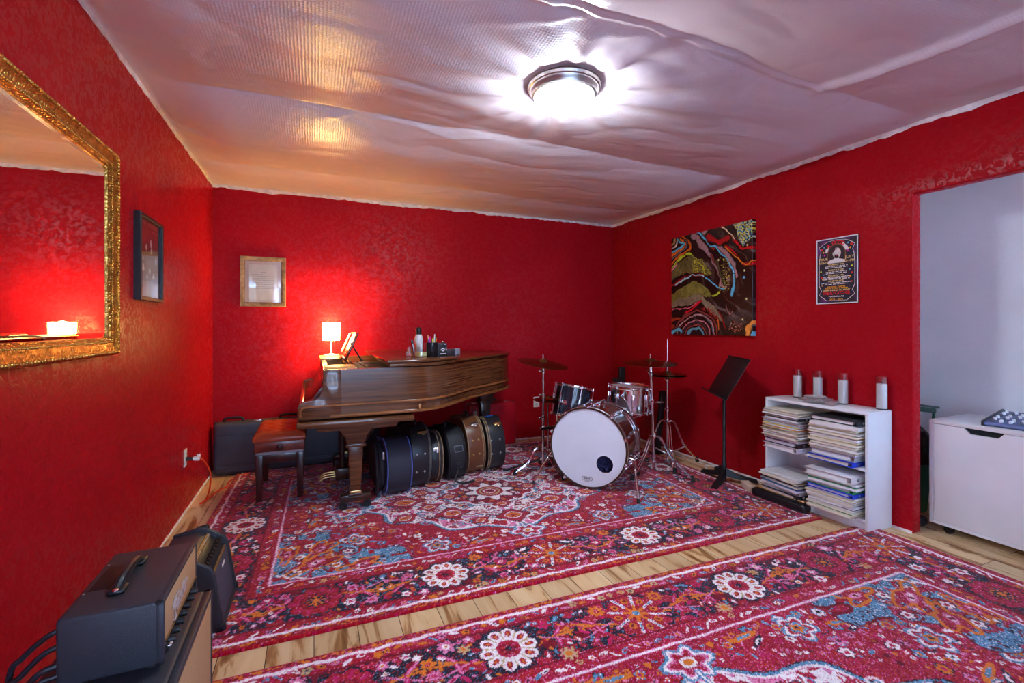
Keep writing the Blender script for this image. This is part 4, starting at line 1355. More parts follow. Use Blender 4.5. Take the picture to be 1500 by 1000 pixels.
    for y in (3.5, 4.2): B(MB().cyl((.992, y - .05, .992), (.992, y + .05, .992), .006), 'lid_hinge', BRASS)
    # legs
    def leg(x, y, tail=False):
        L_ = MB()
        z1 = .576 if not tail else .66
        cw = .118 if not tail else .13
        L_.prism([(x - cw, z1), (x + cw, z1), (x + cw * .95, z1 - .012), (x + .094, z1 - .035), (x + .066, z1 - .075), (x + .056, z1 - .12), (x - .056, z1 - .12),
                  (x - .066, z1 - .075), (x - .094, z1 - .035), (x - cw * .95, z1 - .012)], y - .065, y + .065, 'xz', bev=.004)
        L_.box((x, y, z1 - .128), (.132, .140, .022), .006)
        g = bmesh.ops.create_cone(L_.bm, cap_ends=True, segments=4, radius1=.048, radius2=.068, depth=z1 - .138 - .135,
                                  matrix=Matrix.Translation((x, y, (z1 - .138 + .135) / 2)) @ Matrix.Rotation(R(45), 4, 'Z'))
        L_._bevel(g['verts'], .006, 2)
        lg = L_.build('leg', PW if not tail else PWD, t, world=True)
        off = Matrix.Translation((-t.location.x, -t.location.y, 0))
        f = MB(); f.box((x, y, .128), (.074, .074, .022), .003); o = f.build('ferrule', BRASS, lg); o.data.transform(off)
        f = MB(); f.box((x, y, .092), (.20, .085, .05), .012); f.box((x, y, .112), (.10, .085, .026), .008); o = f.build('yoke', PWD, lg); o.data.transform(off)
        for s in (-1, 1):
            f = MB(); f.cyl((x + s * .078, y - .016, .0385), (x + s * .078, y + .016, .0385), .0255, seg=20)
            f.box((x + s * .078, y, .062), (.028, .05, .030), .004)
            o = f.build('caster', BLACK, lg); o.data.transform(off)
    leg(.255, 3.285); leg(.255, 4.33); leg(1.47, 4.10, True)
    # pedal lyre
    b = MB()
    for y in (3.79, 3.93): b.cyl((.20, y, .58), (.20, y, .14), .016, seg=10)
    b.box((.20, 3.86, .115), (.10, .26, .09), .01)
    ly = B(b, 'pedal_lyre', PWD)
    for y in (3.80, 3.86, 3.92):
        b = MB(); b.tube([(.16, y, .085), (.08, y, .082), (.045, y, .062)], .0065, 8, smooth=4); b.sphere((.045, y, .062), .011, (1.6, 1, .5)); B(b, 'pedal', BRASS)
    for y in (3.80, 3.92): B(MB().cyl((.22, y, .13), (.58, y - .02, .64), .013, seg=10), 'lyre_brace', PWD)
    b = MB(); b.box((.655, PN - .006, .697), (.016, .01, .034), .004); b.cyl((.655, PN - .014, .705), (.655, PN - .004, .705), .007); B(b, 'lid_catch', BRASS)
piano()
def desk_sheet():
    t = thing('sheet_music', 'white sheet of music leaning on the piano music desk beside the lamp', 'sheet music', (.213, 4.10, .985), rot=(0, R(24), 0))
    b = MB(); b.box((-.0105, .12, .12), (.0015, .22, .17)); b.build('page', PAPER, t, smooth=False)
    b = MB()
    for k in range(7): b.box((-.0115, .12, .055 + k * .021), (.0006, .19, .004))
    b.build('staves', mat('grey_staves', (.4, .39, .37), .8), t, smooth=False)
desk_sheet()

# ------------------------------------------------------------------ bench
def bench():
    t = thing('piano_bench', 'brown tufted leather adjustable piano bench with dark wooden legs', 'bench', (-.222, 3.91, 0))
    lw = wood('dark_mahogany_leg', srgb(34, 12, 9), srgb(58, 20, 14), srgb(80, 30, 20), 3, (4, 4, 1), .3, .2)
    lea = mat('brown_leather', srgb(158, 62, 30), 0.28, vary=.2, vscale=9, bump=.15, bscale=120, bdist=.002)
    W_, D = .34, .56
    n = 36; m = 48
    x = np.linspace(-1, 1, n); y = np.linspace(-1, 1, m)
    X, Y = np.meshgrid(x, y)
    ed = np.minimum(1 - np.abs(X), (1 - np.abs(Y)) * 1.5)
    Z = .455 + .036 * np.clip(ed / .22, 0, 1) ** .5
    for bx in (-.5, 0, .5):
        for by in (-.66, -.22, .22, .66):
            d = np.hypot((X - bx) * W_ / 2, (Y - by) * D / 2)
            Z -= .012 * np.exp(-(d / .022) ** 2)
    for k in range(-6, 7):
        for s in (-1, 1):
            l = np.abs((X * 2 + s * Y / .44) - k) / 2
    o = grid_mesh('cushion', X * W_ / 2, Y * D / 2, Z, material=lea, parent=t)
    b = MB().span(-W_ / 2, W_ / 2, -D / 2, D / 2, .425, .458, .012); b.build('cushion_side', lea, t)
    gb = mat('gold_button', srgb(216, 140, 50), .3, .5)
    for bx in (-.5, 0, .5):
        for by in (-.66, -.22, .22, .66): MB().sphere((bx * W_ / 2, by * D / 2, .481), .007, (1, 1, .5), 10, 6).build('tufting_button', gb, t)
    b = MB().span(-.160, .160, -.268, .268, .355, .425, .005); b.build('seat_box', wood('red_brown_rail', srgb(86, 32, 22), srgb(112, 46, 32), srgb(132, 60, 42), 3, (4, 4, 12), .3, .2), t)
    for kx in (0,):
        k = MB().cyl((0, -.268, .383), (0, -.288, .383), .024, .022, 20, .003); k.sphere((0, -.288, .383), .017, (1, .5, 1)); k.build('height_knob', lw, t)
    b = MB().span(-.152, .152, -.258, .258, .335, .355, .002); b.build('steel_mechanism', mat('grey_steel', (.3, .3, .33), .35, .8), t, smooth=False)
    b = MB().span(-.145, .145, -.25, .25, .275, .337, .004); b.build('apron', lw, t)
    for sx in (-1, 1):
        for sy in (-1, 1):
            b = MB(); g = bmesh.ops.create_cone(b.bm, cap_ends=True, segments=4, radius1=.026, radius2=.034, depth=.325,
                        matrix=Matrix.Translation((sx * .130, sy * .238, .012 + .1625)) @ Matrix.Rotation(R(45), 4, 'Z'))
            b._bevel(g['verts'], .003, 2); b.build('leg', lw, t)
bench()

# ------------------------------------------------------------------ keyboard case behind the bench
def keyboard_case():
    t = thing('keyboard_case', 'long black hard keyboard case standing against the back wall behind the bench', 'case', (-.10, 4.50, 0))
    sh = mat('black_moulded_plastic', (0.048, 0.054, 0.070), 0.38, bump=.1, bscale=150)
    L2, T, Hc = .66, .075, .425
    b = MB()
    b.box((0, 0, .012 + Hc / 2), (2 * L2, 2 * T, Hc), .035, 4)
    b.build('shell', sh, t)
    r = MB()
    for z in (.075, .09, .33, .345): r.box((0, -T - .001, z), (2 * L2 - .07, .008, .007), .003)
    r.build('ribs', sh, t)
    r = MB(); r.box((0, 0, .012 + Hc / 2), (2 * L2 + .006, .02, Hc + .006), .03, 4); r.build('valance', mat('dark_grey_valance', (.05, .05, .055), .4), t)
    for x in (-.52, -.10): 
        h = MB().tube([(x - .07, 0, Hc + .012), (x - .055, 0, Hc + .04), (x + .055, 0, Hc + .04), (x + .07, 0, Hc + .012)], .010, 8, smooth=4); h.build('handle', BLACK, t)
    for x in (-.34, .12): MB().box((x, -.02, Hc + .008), (.06, .035, .02), .004).build('latch', STEEL, t)
    for x in (-.5, .5): MB().box((x, 0, .008), (.06, .12, .016), .004).build('foot', RUBBER, t)
keyboard_case()

# ------------------------------------------------------------------ instrument cases standing under the piano
BLKLEA = mat('black_leatherette', (0.016, 0.016, 0.019), 0.36, bump=.25, bscale=220, bdist=.0015)
NAVYC = mat('dark_navy_nylon', (0.024, 0.026, 0.040), 0.55, bump=.2, bscale=400, bdist=.001)
BLKNY = mat('black_nylon', (0.014, 0.014, 0.017), 0.6, bump=.2, bscale=400, bdist=.001)
BRWN = mat('brown_leatherette', srgb(112, 66, 38), 0.34, bump=.2, bscale=200, bdist=.0015)
PIPE = mat('blue_piping', srgb(86, 110, 190), .5)
TANP = mat('worn_tan_edging', srgb(150, 124, 92), .6, vary=.4, vscale=40)
GREYP = mat('grey_edging', srgb(90, 86, 80), .5, vary=.3, vscale=40)

def case_outline(Lc, Hc, body=.46):
    """guitar case seen from its broad side: rounded lower bout towards -y, neck towards +y; standing on one edge"""
    r = Hc / 2
    p = []
    for a in np.linspace(math.pi * .5, math.pi * 1.5, 20):         # lower bout, seen from the room
        p.append((r * .80 * math.cos(a) + r * .80, r + r * math.sin(a) * 1.0))
    p += [(Lc * .36, .012), (Lc * .47, .03), (Lc * .56, .012), (Lc * .62, .03), (Lc * .70, r - .09), (Lc, r - .085), (Lc, r + .085), (Lc * .70, r + .09), (Lc * .62, Hc - .05),
          (Lc * .54, Hc - .02), (Lc * .44, Hc - .04), (Lc * .34, Hc - .006)]
    return p

def instrument_case(name, label, x, y, rz, T, Hc, body_m, edge_m, edges, tilt=0, Lc=.92, latch=None, studs=False, soft=False):
    t = thing(name, label, 'instrument case', (x, y, .0105), group=None, rot=(0, R(tilt), R(rz)))
    o = case_outline(Lc, Hc)
    b = MB(); b.prism([(p[0], p[1] + .004) for p in o], -T / 2, T / 2, 'yz', bev=.016 if soft else .010, seg=3)
    b.build('shell', body_m, t, angle=40)
    # edging ropes following the outline
    closed = [(p[0], p[1] + .004) for p in o]
    e = MB()
    for off in edges:
        e.tube([(off, p[0] - .0025, p[1]) for p in closed[:20]] + [(off, closed[20][0], closed[20][1])], .0045, 6)
        e.tube([(off, p[0], p[1] + .001) for p in closed[-4:]] + [(off, closed[0][0], closed[0][1])], .0045, 6)
    e.build('edging', edge_m, t)
    return t, o

def face_pt(Hc, a):
    """point on the lower bout at angle a above (+) or below (-) the middle"""
    r = Hc / 2
    A = math.pi - a
    return (r * .80 * math.cos(A) + r * .80, r + r * math.sin(A) + .004)

def add_studs(t, xs, Hc, angs, m=STEEL):
    for x in xs:
        for a in angs:
            y, z = face_pt(Hc, R(a)); MB().sphere((x, y - .002, z), .008, (1, .7, 1), 10, 6).build('stud', m, t)

def add_latch(t, x, Hc, a, m, wd=.05):
    y, z = face_pt(Hc, R(a)); q = Euler((R(-a), 0, 0))
    b = MB(); b.box((x, y - .006, z), (wd, .012, .028), .003, 2, q); b.box((x + .008, y - .013, z - .004), (wd * .4, .012, .040), .003, 2, q)
    b.cyl((x - wd * .3, y - .012, z), (x + wd * .3, y - .012, z), .006, seg=8)
    b.build('latch', m, t)

def add_handle(t, x, Hc, m=BLACK):
    b = MB().tube([(x, .20, Hc), (x, .21, Hc + .02), (x, .29, Hc + .02), (x, .30, Hc)], .009, 8, smooth=4); b.build('handle', m, t)

# gig bag with blue piping
c, o = instrument_case('gig_bag', 'dark navy soft gig bag with bright blue piping beside the front piano leg', .562, 3.335, 5, .185, .397, NAVYC, PIPE, (-.086, .086), 0, .64, soft=True)
b = MB(); b.prism([(p[0] * .86 + .05, p[1] * .84 + .04) for p in o], -.135, -.088, 'yz', bev=.018, seg=3); b.build('front_pocket', BLKNY, c)
b = MB(); b.tube([(-.137, .20, .37), (-.15, .08, .31), (-.15, .03, .16), (-.145, .10, .035), (-.14, .2, .03)], .012, 8, smooth=5); b.build('shoulder_strap', BLKNY, c)
MB().box((-.112, .02, .315), (.012, .008, .05), .002).build('zip_pull', STEEL, c); MB().box((.084, -.012, .05), (.010, .008, .045), .002).build('zip_pull', STEEL, c)
# tall black hard case
c, o = instrument_case('guitar_case', 'tall black hard guitar case with studs and a brass latch, beside the gig bag', .735, 3.41, 3, .15, .457, BLKLEA, GREYP, (.060, .069), 0, .95)
add_studs(c, (-.038, .022), .457, (12, -22)); add_latch(c, .02, .457, 58, BRASS, .07); add_handle(c, .0, .457)
# narrow black case
c, o = instrument_case('instrument_case', 'narrow black hard case with a silver latch, between the tall black and soft cases', .872, 3.475, 2, .10, .378, BLKLEA, TANP, (.012, .040), 0, .8)
add_latch(c, -.012, .378, 28, STEEL, .045); add_handle(c, 0, .378)
# black soft case leaning
c, o = instrument_case('soft_case', 'black soft case with a small label, leaning beside the brown hard case', 1.047, 3.485, 1, .155, .405, BLKNY, BLKNY, (-.062, .062), -4, .8, soft=True)
y_, z_ = face_pt(.405, R(18)); q_ = Euler((R(-18), 0, 0))
b = MB().box((.01, y_ - .004, z_), (.072, .004, .052), .002, 2, q_); b.build('label_patch', mat('grey_label_border', (.10, .11, .13), .5), c)
b = MB().box((.01, y_ - .0062, z_), (.058, .003, .038), .001, 2, q_); b.build('label_window', BLKNY, c)
y_, z_ = face_pt(.405, R(-14)); q_ = Euler((R(14), 0, 0))
b = MB()
for k in range(4): b.box((.01, y_ - .003, z_ - k * .012), (.05 - .006 * (k % 2), .003, .003), 0, 2, q_)
b.build('stitched_label', mat('dark_grey_thread', (.05, .05, .06), .7), c)
b = MB().tube([(.0, .02, .10), (-.04, -.03, .04), (.02, -.045, .012), (.11, -.03, .010)], .008, 8, smooth=5); b.build('carry_strap', BLKNY, c)
b = MB().tube([(-.03, .22, .405), (-.02, .23, .43), (.0, .29, .43), (.01, .30, .405)], .010, 8, smooth=4); b.build('handle', BLACK, c)
# brown hard case
c, o = instrument_case('guitar_case', 'brown leatherette hard guitar case with brass studs under the piano', 1.232, 3.57, 0, .15, .457, BRWN, TANP, (-.070, .056, .070), -4, .80)
add_studs(c, (-.03, .02), .465, (16, -12), BRASS); add_latch(c, .012, .465, 52, STEEL, .06)
y_, z_ = face_pt(.465, R(-48)); b = MB().box((.03, y_ - .003, z_), (.05, .008, .035), .003, 2, Euler((R(48), 0, 0))); b.build('corner_patch', TANP, c); add_handle(c, 0, .465)
# right black case with tape
c, o = instrument_case('guitar_case', 'black hard guitar case with blue tape on top, beside the brown one', 1.402, 3.57, 0, .155, .452, BLKLEA, TANP, (-.055, -.072), -3, .44)
add_studs(c, (-.045, .03), .455, (14, -14)); add_latch(c, .035, .455, 50, BRASS, .06); add_handle(c, 0, .455)
b = MB(); y_, z_ = face_pt(.455, R(80)); b.box((.0, y_ + .012, z_ + .001), (.055, .05, .004), .001, 2, Euler((R(-8), 0, 0))); b.build('blue_tape', mat('blue_tape', srgb(20, 110, 220), .5), c)

# red case by the back wall
def red_case():
    t = thing('red_suitcase', 'red hard suitcase standing by the back wall behind the piano tail', 'suitcase', (1.68, 4.50, 0))
    rd = mat('red_vinyl', srgb(170, 8, 26), .35, bump=.15, bscale=160)
    MB().box((0, 0, .232), (.52, .17, .44), .03, 4).build('shell', rd, t)
    MB().box((0, 0, .232), (.524, .012, .444), .03, 4).build('seam_strip', mat('dark_red_strip', srgb(90, 6, 14), .4), t)
    MB().tube([(-.06, 0, .45), (-.05, 0, .478), (.05, 0, .478), (.06, 0, .45)], .008, 8, smooth=4).build('handle', BLACK, t)
    for x in (-.19, .17): MB().box((x, -.02, .454), (.05, .03, .012), .003).build('latch', CHROME, t)
    MB().box((-.20, -.087, .36), (.035, .003, .05), .001).build('luggage_tag', PAPER, t)
red_case()

# ------------------------------------------------------------------ small things on the piano
def table_lamp():
    x, y, z = .141, 4.44, .972
    t = thing('table_lamp', 'small lit table lamp with a drum shade standing on the piano', 'lamp', (x, y, z))
    MB().lathe([(0, 0), (.062, 0), (.064, .006), (.058, .012), (.016, .017), (.008, .022), (0, .022)], 32).build('base', WPLASTIC, t)
    MB().cyl((0, 0, .02), (0, 0, .155), .0045, seg=10).build('stem', WPLASTIC, t)
    MB().lathe([(.071, .138), (.076, .292), (.0745, .292), (.0695, .138)], 40, close=True).build('lamp_shade', mat('lit_fabric_shade', (.9, .8, .6), .8, emit=(1.0, .74, .22), estr=42), t)
    MB().lathe([(0, .165), (.012, .17), (.022, .19), (.024, .21), (.014, .235), (0, .24)], 16).build('bulb', mat('lit_bulb', (1, .9, .7), .4, emit=(1, .58, .22), estr=60), t)
    l = lamp('lamp_bulb_light', 'POINT', (x, y, z + .27), 8, (1, .66, .24), shadow_soft_size=.03)
table_lamp()

TOPZ = 1.0125
def desk_bits():
    gl = mat('faceted_glass', (.95, 1, .97), .03, trans=.9, vary=.02)
    t = thing('glass_ornament', 'small faceted glass ornament on the piano lid', 'ornament', (.635, 3.40, TOPZ))
    b = MB(); b.sphere((0, 0, .022), .024, (1, 1, .9), 7, 5); b.build('lower_ball', gl, t, smooth=False)
    b = MB(); b.sphere((.002, 0, .054), .015, (1, 1, 1.1), 7, 5); b.build('upper_ball', gl, t, smooth=False)
    t = thing('orange_figurine', 'small orange and red object behind the bottle on the piano lid', 'figurine', (.672, 3.43, TOPZ))
    b = MB(); b.lathe([(0, 0), (.014, 0), (.016, .03), (.010, .07), (.004, .10), (0, .105)], 12); b.build('body', mat('orange_plastic', srgb(224, 110, 20), .4), t)
    b = MB(); b.box((-.022, 0, .062), (.03, .012, .026), .004, 2, Euler((0, R(-30), 0))); b.build('red_fin', mat('red_plastic', srgb(190, 20, 30), .4), t)
    t = thing('spray_bottle', 'tall pale bottle with a black cap on the piano lid', 'bottle', (.720, 3.46, TOPZ))
    wb = mat('frosted_white_plastic', (.66, .62, .62), .4, bump=.3, bscale=60)
    MB().lathe([(0, 0), (.026, 0), (.030, .006), (.031, .10), (.030, .135), (.022, .158), (.017, .162), (0, .162)], 24).build('bottle', wb, t)
    MB().lathe([(0, .160), (.020, .160), (.021, .168), (.019, .182), (.023, .186), (.021, .206), (.012, .214), (0, .214)], 20).build('cap', BLACK, t)
    t = thing('folding_brush', 'black handled brush leaning on the pale bottle', 'brush', (.678, 3.405, TOPZ), rot=(0, R(-9), 0))
    MB().box((0, 0, .062), (.016, .012, .124), .005).build('handle', BLACK, t)
    MB().box((0, -.002, .05), (.006, .013, .09), .002).build('grey_inlay', STEEL, t)
    # candle in a wide jar
    t = thing('jar_candle', 'wide glass jar candle with pale yellow wax on the piano lid', 'candle', (.715, 3.355, TOPZ))
    MB().lathe([(0, 0), (.044, 0), (.047, .004), (.047, .100), (.0445, .100), (.0445, .006), (0, .006)], 36).build('jar', GLASSC, t)
    MB().lathe([(0, .007), (.0435, .007), (.0435, .034), (0, .034)], 32).build('wax', mat('pale_yellow_wax', srgb(216, 206, 140), .5), t)
    MB().cyl((0, 0, .034), (0, 0, .046), .0015, seg=6).build('wick', BLACK, t)
    # pen pot
    t = thing('pen_pot', 'black pot of pens and markers beside the jar candle', 'pen holder', (.800, 3.37, TOPZ))
    MB().lathe([(0, 0), (.038, 0), (.040, .003), (.040, .104), (.0375, .104), (.0375, .006), (0, .006)], 28).build('pot', mat('gloss_black', (.010, .010, .014), .2), t)
    r = random.Random(5)
    pens = [('green', (20, 160, 70), 'green marker standing in the black pot'), ('yellow', (226, 204, 50), 'yellow marker standing in the black pot'),
            ('pink', (216, 50, 170), 'pink marker standing in the black pot'), ('cream', (222, 190, 120), 'cream coloured pencil standing in the black pot'),
            ('blue', (40, 80, 200), 'blue pen standing in the black pot'), ('black', (18, 18, 22), 'black pen standing in the black pot'),
            ('white', (226, 220, 210), 'white pencil standing in the black pot'), ('orange', (230, 100, 30), 'orange pen standing in the black pot')]
    for k, (n, c, lab) in enumerate(pens):
        a = k * 2 * math.pi / len(pens) + .4
        L_ = {'green': .135, 'cream': .15, 'white': .158, 'pink': .14, 'blue': .118}.get(n, .125) + .0
        px, py = .800 + .012 * math.cos(a), 3.37 + .012 * math.sin(a)
        tx, ty = .020 / L_ * math.cos(a), .020 / L_ * math.sin(a)
        p = thing('pen', lab, 'pen', (px, py, TOPZ + .0075), rot=(-ty, tx, 0), group='pens in the black pot')
        rr_ = .006 if n in ('green', 'yellow', 'pink') else .004
        m1 = mat('pen_' + n, srgb(*c), .35)
        MB().cyl((0, 0, .0), (0, 0, L_ * .7), rr_, seg=10).build('barrel', m1 if n not in ('blue', 'black') else WPLASTIC, p)
        MB().cyl((0, 0, L_ * .68), (0, 0, L_), rr_ * 1.12, rr_ * .8, 10).build('cap', m1, p)
    # black box with a printed camera
    t = thing('printed_box', 'small black box with a white printed disc and lettering on the piano lid', 'box', (.868, 3.385, TOPZ), R(8))
    MB().box((0, 0, .049), (.074, .07, .098), .002).build('carton', mat('black_card', (.012, .012, .015), .35), t)
    wi = mat('white_ink', (.75, .75, .76), .5)
    d = MB()
    d.lathe([(0, 0), (.013, 0), (.013, .0006), (0, .0006)], 20, Matrix.Translation((.004, -.0352, .050)) @ Matrix.Rotation(R(90), 4, 'X'))
    d.box((.029, -.0353, .052), (.006, .0008, .018)); d.box((-.014, -.0353, .048), (.010, .0008, .004)); d.box((.02, -.0353, .090), (.016, .0008, .005)); d.box((-.006, -.0353, .091), (.014, .0008, .003))
    d.build('printed_disc', wi, t, smooth=False)
    d = MB().lathe([(0, 0), (.006, 0), (.006, .0008), (0, .0008)], 14, Matrix.Translation((.004, -.0358, .050)) @ Matrix.Rotation(R(90), 4, 'X')); d.build('disc_centre', BLACK, t)
    d = MB()
    for k in range(6): d.box((-.012 + k * .007, -.0353, .019 + .001 * (k % 2)), (.005, .0008, .009 if k == 0 else .006))
    d.build('lettering', wi, t, smooth=False)
    t = thing('metal_flask_top', 'tiny shiny ball finial standing on the printed black box', 'knob', (.885, 3.385, TOPZ + .098))
    MB().sphere((0, 0, .007), .008, (1.4, 1, .8)).build('ball', CHROME, t)
    t = thing('small_speaker', 'dark flat box with a grey metal end on the piano lid', 'speaker', (.965, 3.43, TOPZ), R(5))
    MB().box((-.012, .02, .024), (.085, .06, .048), .004).build('body', mat('dark_plum_plastic', (.03, .018, .024), .4), t)
    MB().box((.036, -.012, .026), (.042, .045, .052), .004).build('grey_end', mat('grey_metal', (.16, .18, .21), .4, .5), t)
    MB().box((.036, -.035, .006), (.014, .003, .006), .001).build('slot', BLACK, t)
desk_bits()
# ================================================================== drum kit
SPARK = mat('black_drum_wrap', (.012, .016, .030), .12, coat=.6)
BRONZE = mat('cymbal_bronze', srgb(150, 120, 74), .26, 1.0, vary=.15, vscale=10)
DHEAD = mat('white_drum_head', (.76, .82, .90), .45, vary=.03)
CLEARH = mat('frosted_tom_head', (.55, .50, .52), .35)
MAPLE = mat('dark_red_shell', srgb(70, 30, 20), .3, coat=.4)

def align(p, d):
    """matrix taking local +z to direction d at p"""
    return Matrix.Translation(Vector(p)) @ Vector((0, 0, 1)).rotation_difference(Vector(d).normalized()).to_matrix().to_4x4()

def bass_drum():
    ax = Vector((.785, .62, 0)).normalized()            # front to back
    f = Vector((1.895, 2.985, .318))
    ang = math.atan2(ax.y, ax.x) - math.pi / 2
    t = thing('bass_drum', 'large bass drum with a white front head and round port hole', 'drum', (f.x, f.y, 0), ang)
    # local: +y is front to back
    cz = .322; Rr = .300; D = .37
    m = Matrix.Translation((0, 0, cz)) @ Matrix.Rotation(R(-90), 4, 'X')     # local z -> +y
    b = MB(); b.lathe([(.285, .03), (.288, .03), (.288, D - .03), (.285, D - .03)], 64, m, True); sh = b.build('shell', mat('walnut_drum_shell', srgb(62, 30, 20), .22, coat=.5, vary=.3), t)
    for n, a in (('front_hoop', -.012), ('rear_hoop', D - .030)):
        b = MB(); b.lathe([(.291, a), (Rr + .002, a), (Rr + .004, a + .004), (Rr + .004, a + .040), (Rr + .002, a + .044), (.291, a + .044)], 72, m, True)
        h = b.build(n, mat('dark_lacquer_hoop', srgb(60, 40, 32), .2, coat=.6) if n == 'front_hoop' else CHROME, t)
        b = MB(); b.lathe([(Rr + .004, a + .012), (Rr + .0062, a + .014), (Rr + .0062, a + .030), (Rr + .004, a + .032)], 72, m, True); b.build('hoop_inlay', STEEL if n == 'front_hoop' else BLACK, h)
    # front head with port hole
    hx, hz, hr = .132, -.108, .066
    b = MB()
    nr, na = 26, 96
    def P(r, a): return (r * math.cos(a), -.002 - .0005 * (1 - (r / .29) ** 2), cz + r * math.sin(a))
    # disc with a hole: fan between hole circle and outer circle
    ho = [(hx + hr * math.cos(2 * math.pi * k / na), hz + hr * math.sin(2 * math.pi * k / na)) for k in range(na)]
    rings = []
    for s in np.linspace(0, 1, 8):
        row = []
        for k in range(na):
            a = 2 * math.pi * k / na
            # ray from hole centre to outer circle
            dx, dz = math.cos(a), math.sin(a)
            B_ = hx * dx + hz * dz; C_ = hx * hx + hz * hz - .291 ** 2
            tt = -B_ + math.sqrt(B_ * B_ - C_)
            rr_ = hr + (tt - hr) * s
            row.append(b.bm.verts.new((hx + dx * rr_, -.003, cz + hz + dz * rr_)))
        rings.append(row)
    for a_, c_ in zip(rings[:-1], rings[1:]):
        for k in range(na):
            b.bm.faces.new((a_[k], a_[(k + 1) % na], c_[(k + 1) % na], c_[k]))
    hd = b.build('front_head', DHEAD, t)
    b = MB(); b.lathe([(hr - .002, -.001), (hr + .007, -.001), (hr + .007, .003), (hr - .002, .003)], 48, Matrix.Translation((hx, -.003, cz + hz)) @ Matrix.Rotation(R(90), 4, 'X'), True)
    b.build('port_ring', mat('pale_port_ring', (.80, .84, .90), .4), hd)
    ink = mat('black_logo_ink', (.02, .02, .03), .5)
    lm = Matrix.Translation((-.003, -.0042, cz - .232)) @ Matrix.Rotation(R(90), 4, 'X')
    text_mesh('logo_text', 'EVANS', .022, ink, hd, lm, bold=.0006, width=.046)
    text_mesh('logo_text', 'RESONANT', .008, ink, hd, Matrix.Translation((-.003, -.0042, cz - .252)) @ Matrix.Rotation(R(90), 4, 'X'), bold=.0002, width=.036)
    b = MB()
    for s in (-1, 1):
        b.tube([(-.003 + s * (.026 + .014 * math.cos(a)), -.0042, cz - .232 + .013 * math.sin(a)) for a in np.linspace(-math.pi / 2, math.pi / 2, 9)] if s > 0 else
               [(-.003 - (.026 + .014 * math.cos(a)), -.0042, cz - .232 + .013 * math.sin(a)) for a in np.linspace(-math.pi / 2, math.pi / 2, 9)], .0013, 5)
    for s in (-1, 1): b.box((-.003, -.0042, cz - .232 + s * .0125), (.052, .0006, .0012))
    b.build('logo_oval', ink, hd)
    b = MB(); b.lathe([(0, 0), (.285, 0)], 48, m @ Matrix.Translation((0, 0, D - .01))); b.build('batter_head', CLEARH, t)
    # lugs, claws and tension rods
    for k in range(10):
        a = 2 * math.pi * k / 10 + .31
        c, s = math.cos(a), math.sin(a)
        e = Matrix.Translation((0, 0, cz)) @ Matrix.Rotation(-a, 4, 'Y')
        b = MB(); b.box((.300, .10, 0), (.022, .05, .020), .005); b.box((.300, D - .10, 0), (.022, .05, .020), .005)
        b.cyl((.306, .0, 0), (.306, D - .02, 0), .0035, seg=8)
        for yy in (-.012, D - .030 + .022): b.box((.304, yy + .010, 0), (.016, .030, .026), .004)
        b.cyl((.306, -.03, 0), (.306, -.010, 0), .006, seg=8)
        b.move(e); b.build('tension_lug', CHROME, t)
    # spurs
    for s in (-1, 1):
        b = MB()
        b.cyl((s * .288, .11, cz - .075), (s * .325, .11, cz - .085), .020, seg=14)
        b.tube([(s * .318, .105, cz - .07), (s * .37, -.02, .13), (s * .405, -.105, .016)], .0075, 8)
        b.sphere((s * .345, .04, .19), .013)
        sp = b.build('spur', CHROME, t)
        f_ = MB(); f_.cyl((s * .400, -.095, .034), (s * .406, -.107, .0125), .012, .014, 12); f_.build('rubber_foot', RUBBER, sp)
    # tom post
    b = MB(); b.box((.0, .19, cz + .292), (.06, .09, .02), .005); b.build('post_plate', CHROME, t)
    # muffling cloth inside
    w_ = thing('blue_cushion', 'crumpled dark blue cloth seen through the bass drum port hole', 'cushion', (f.x, f.y, 0), ang)
    X, Z = np.meshgrid(np.linspace(.03, .20, 50), np.linspace(.13, .32, 40))
    Y = .06 + .025 * fbm(X * 16, Z * 16, 3, 4) + .02 * fbm(X * 40, Z * 40, 2, 5)
    grid_mesh('cloth', X, Y, Z, material=mat('dark_blue_cloth', srgb(44, 46, 86), .8), parent=w_)
bass_drum()

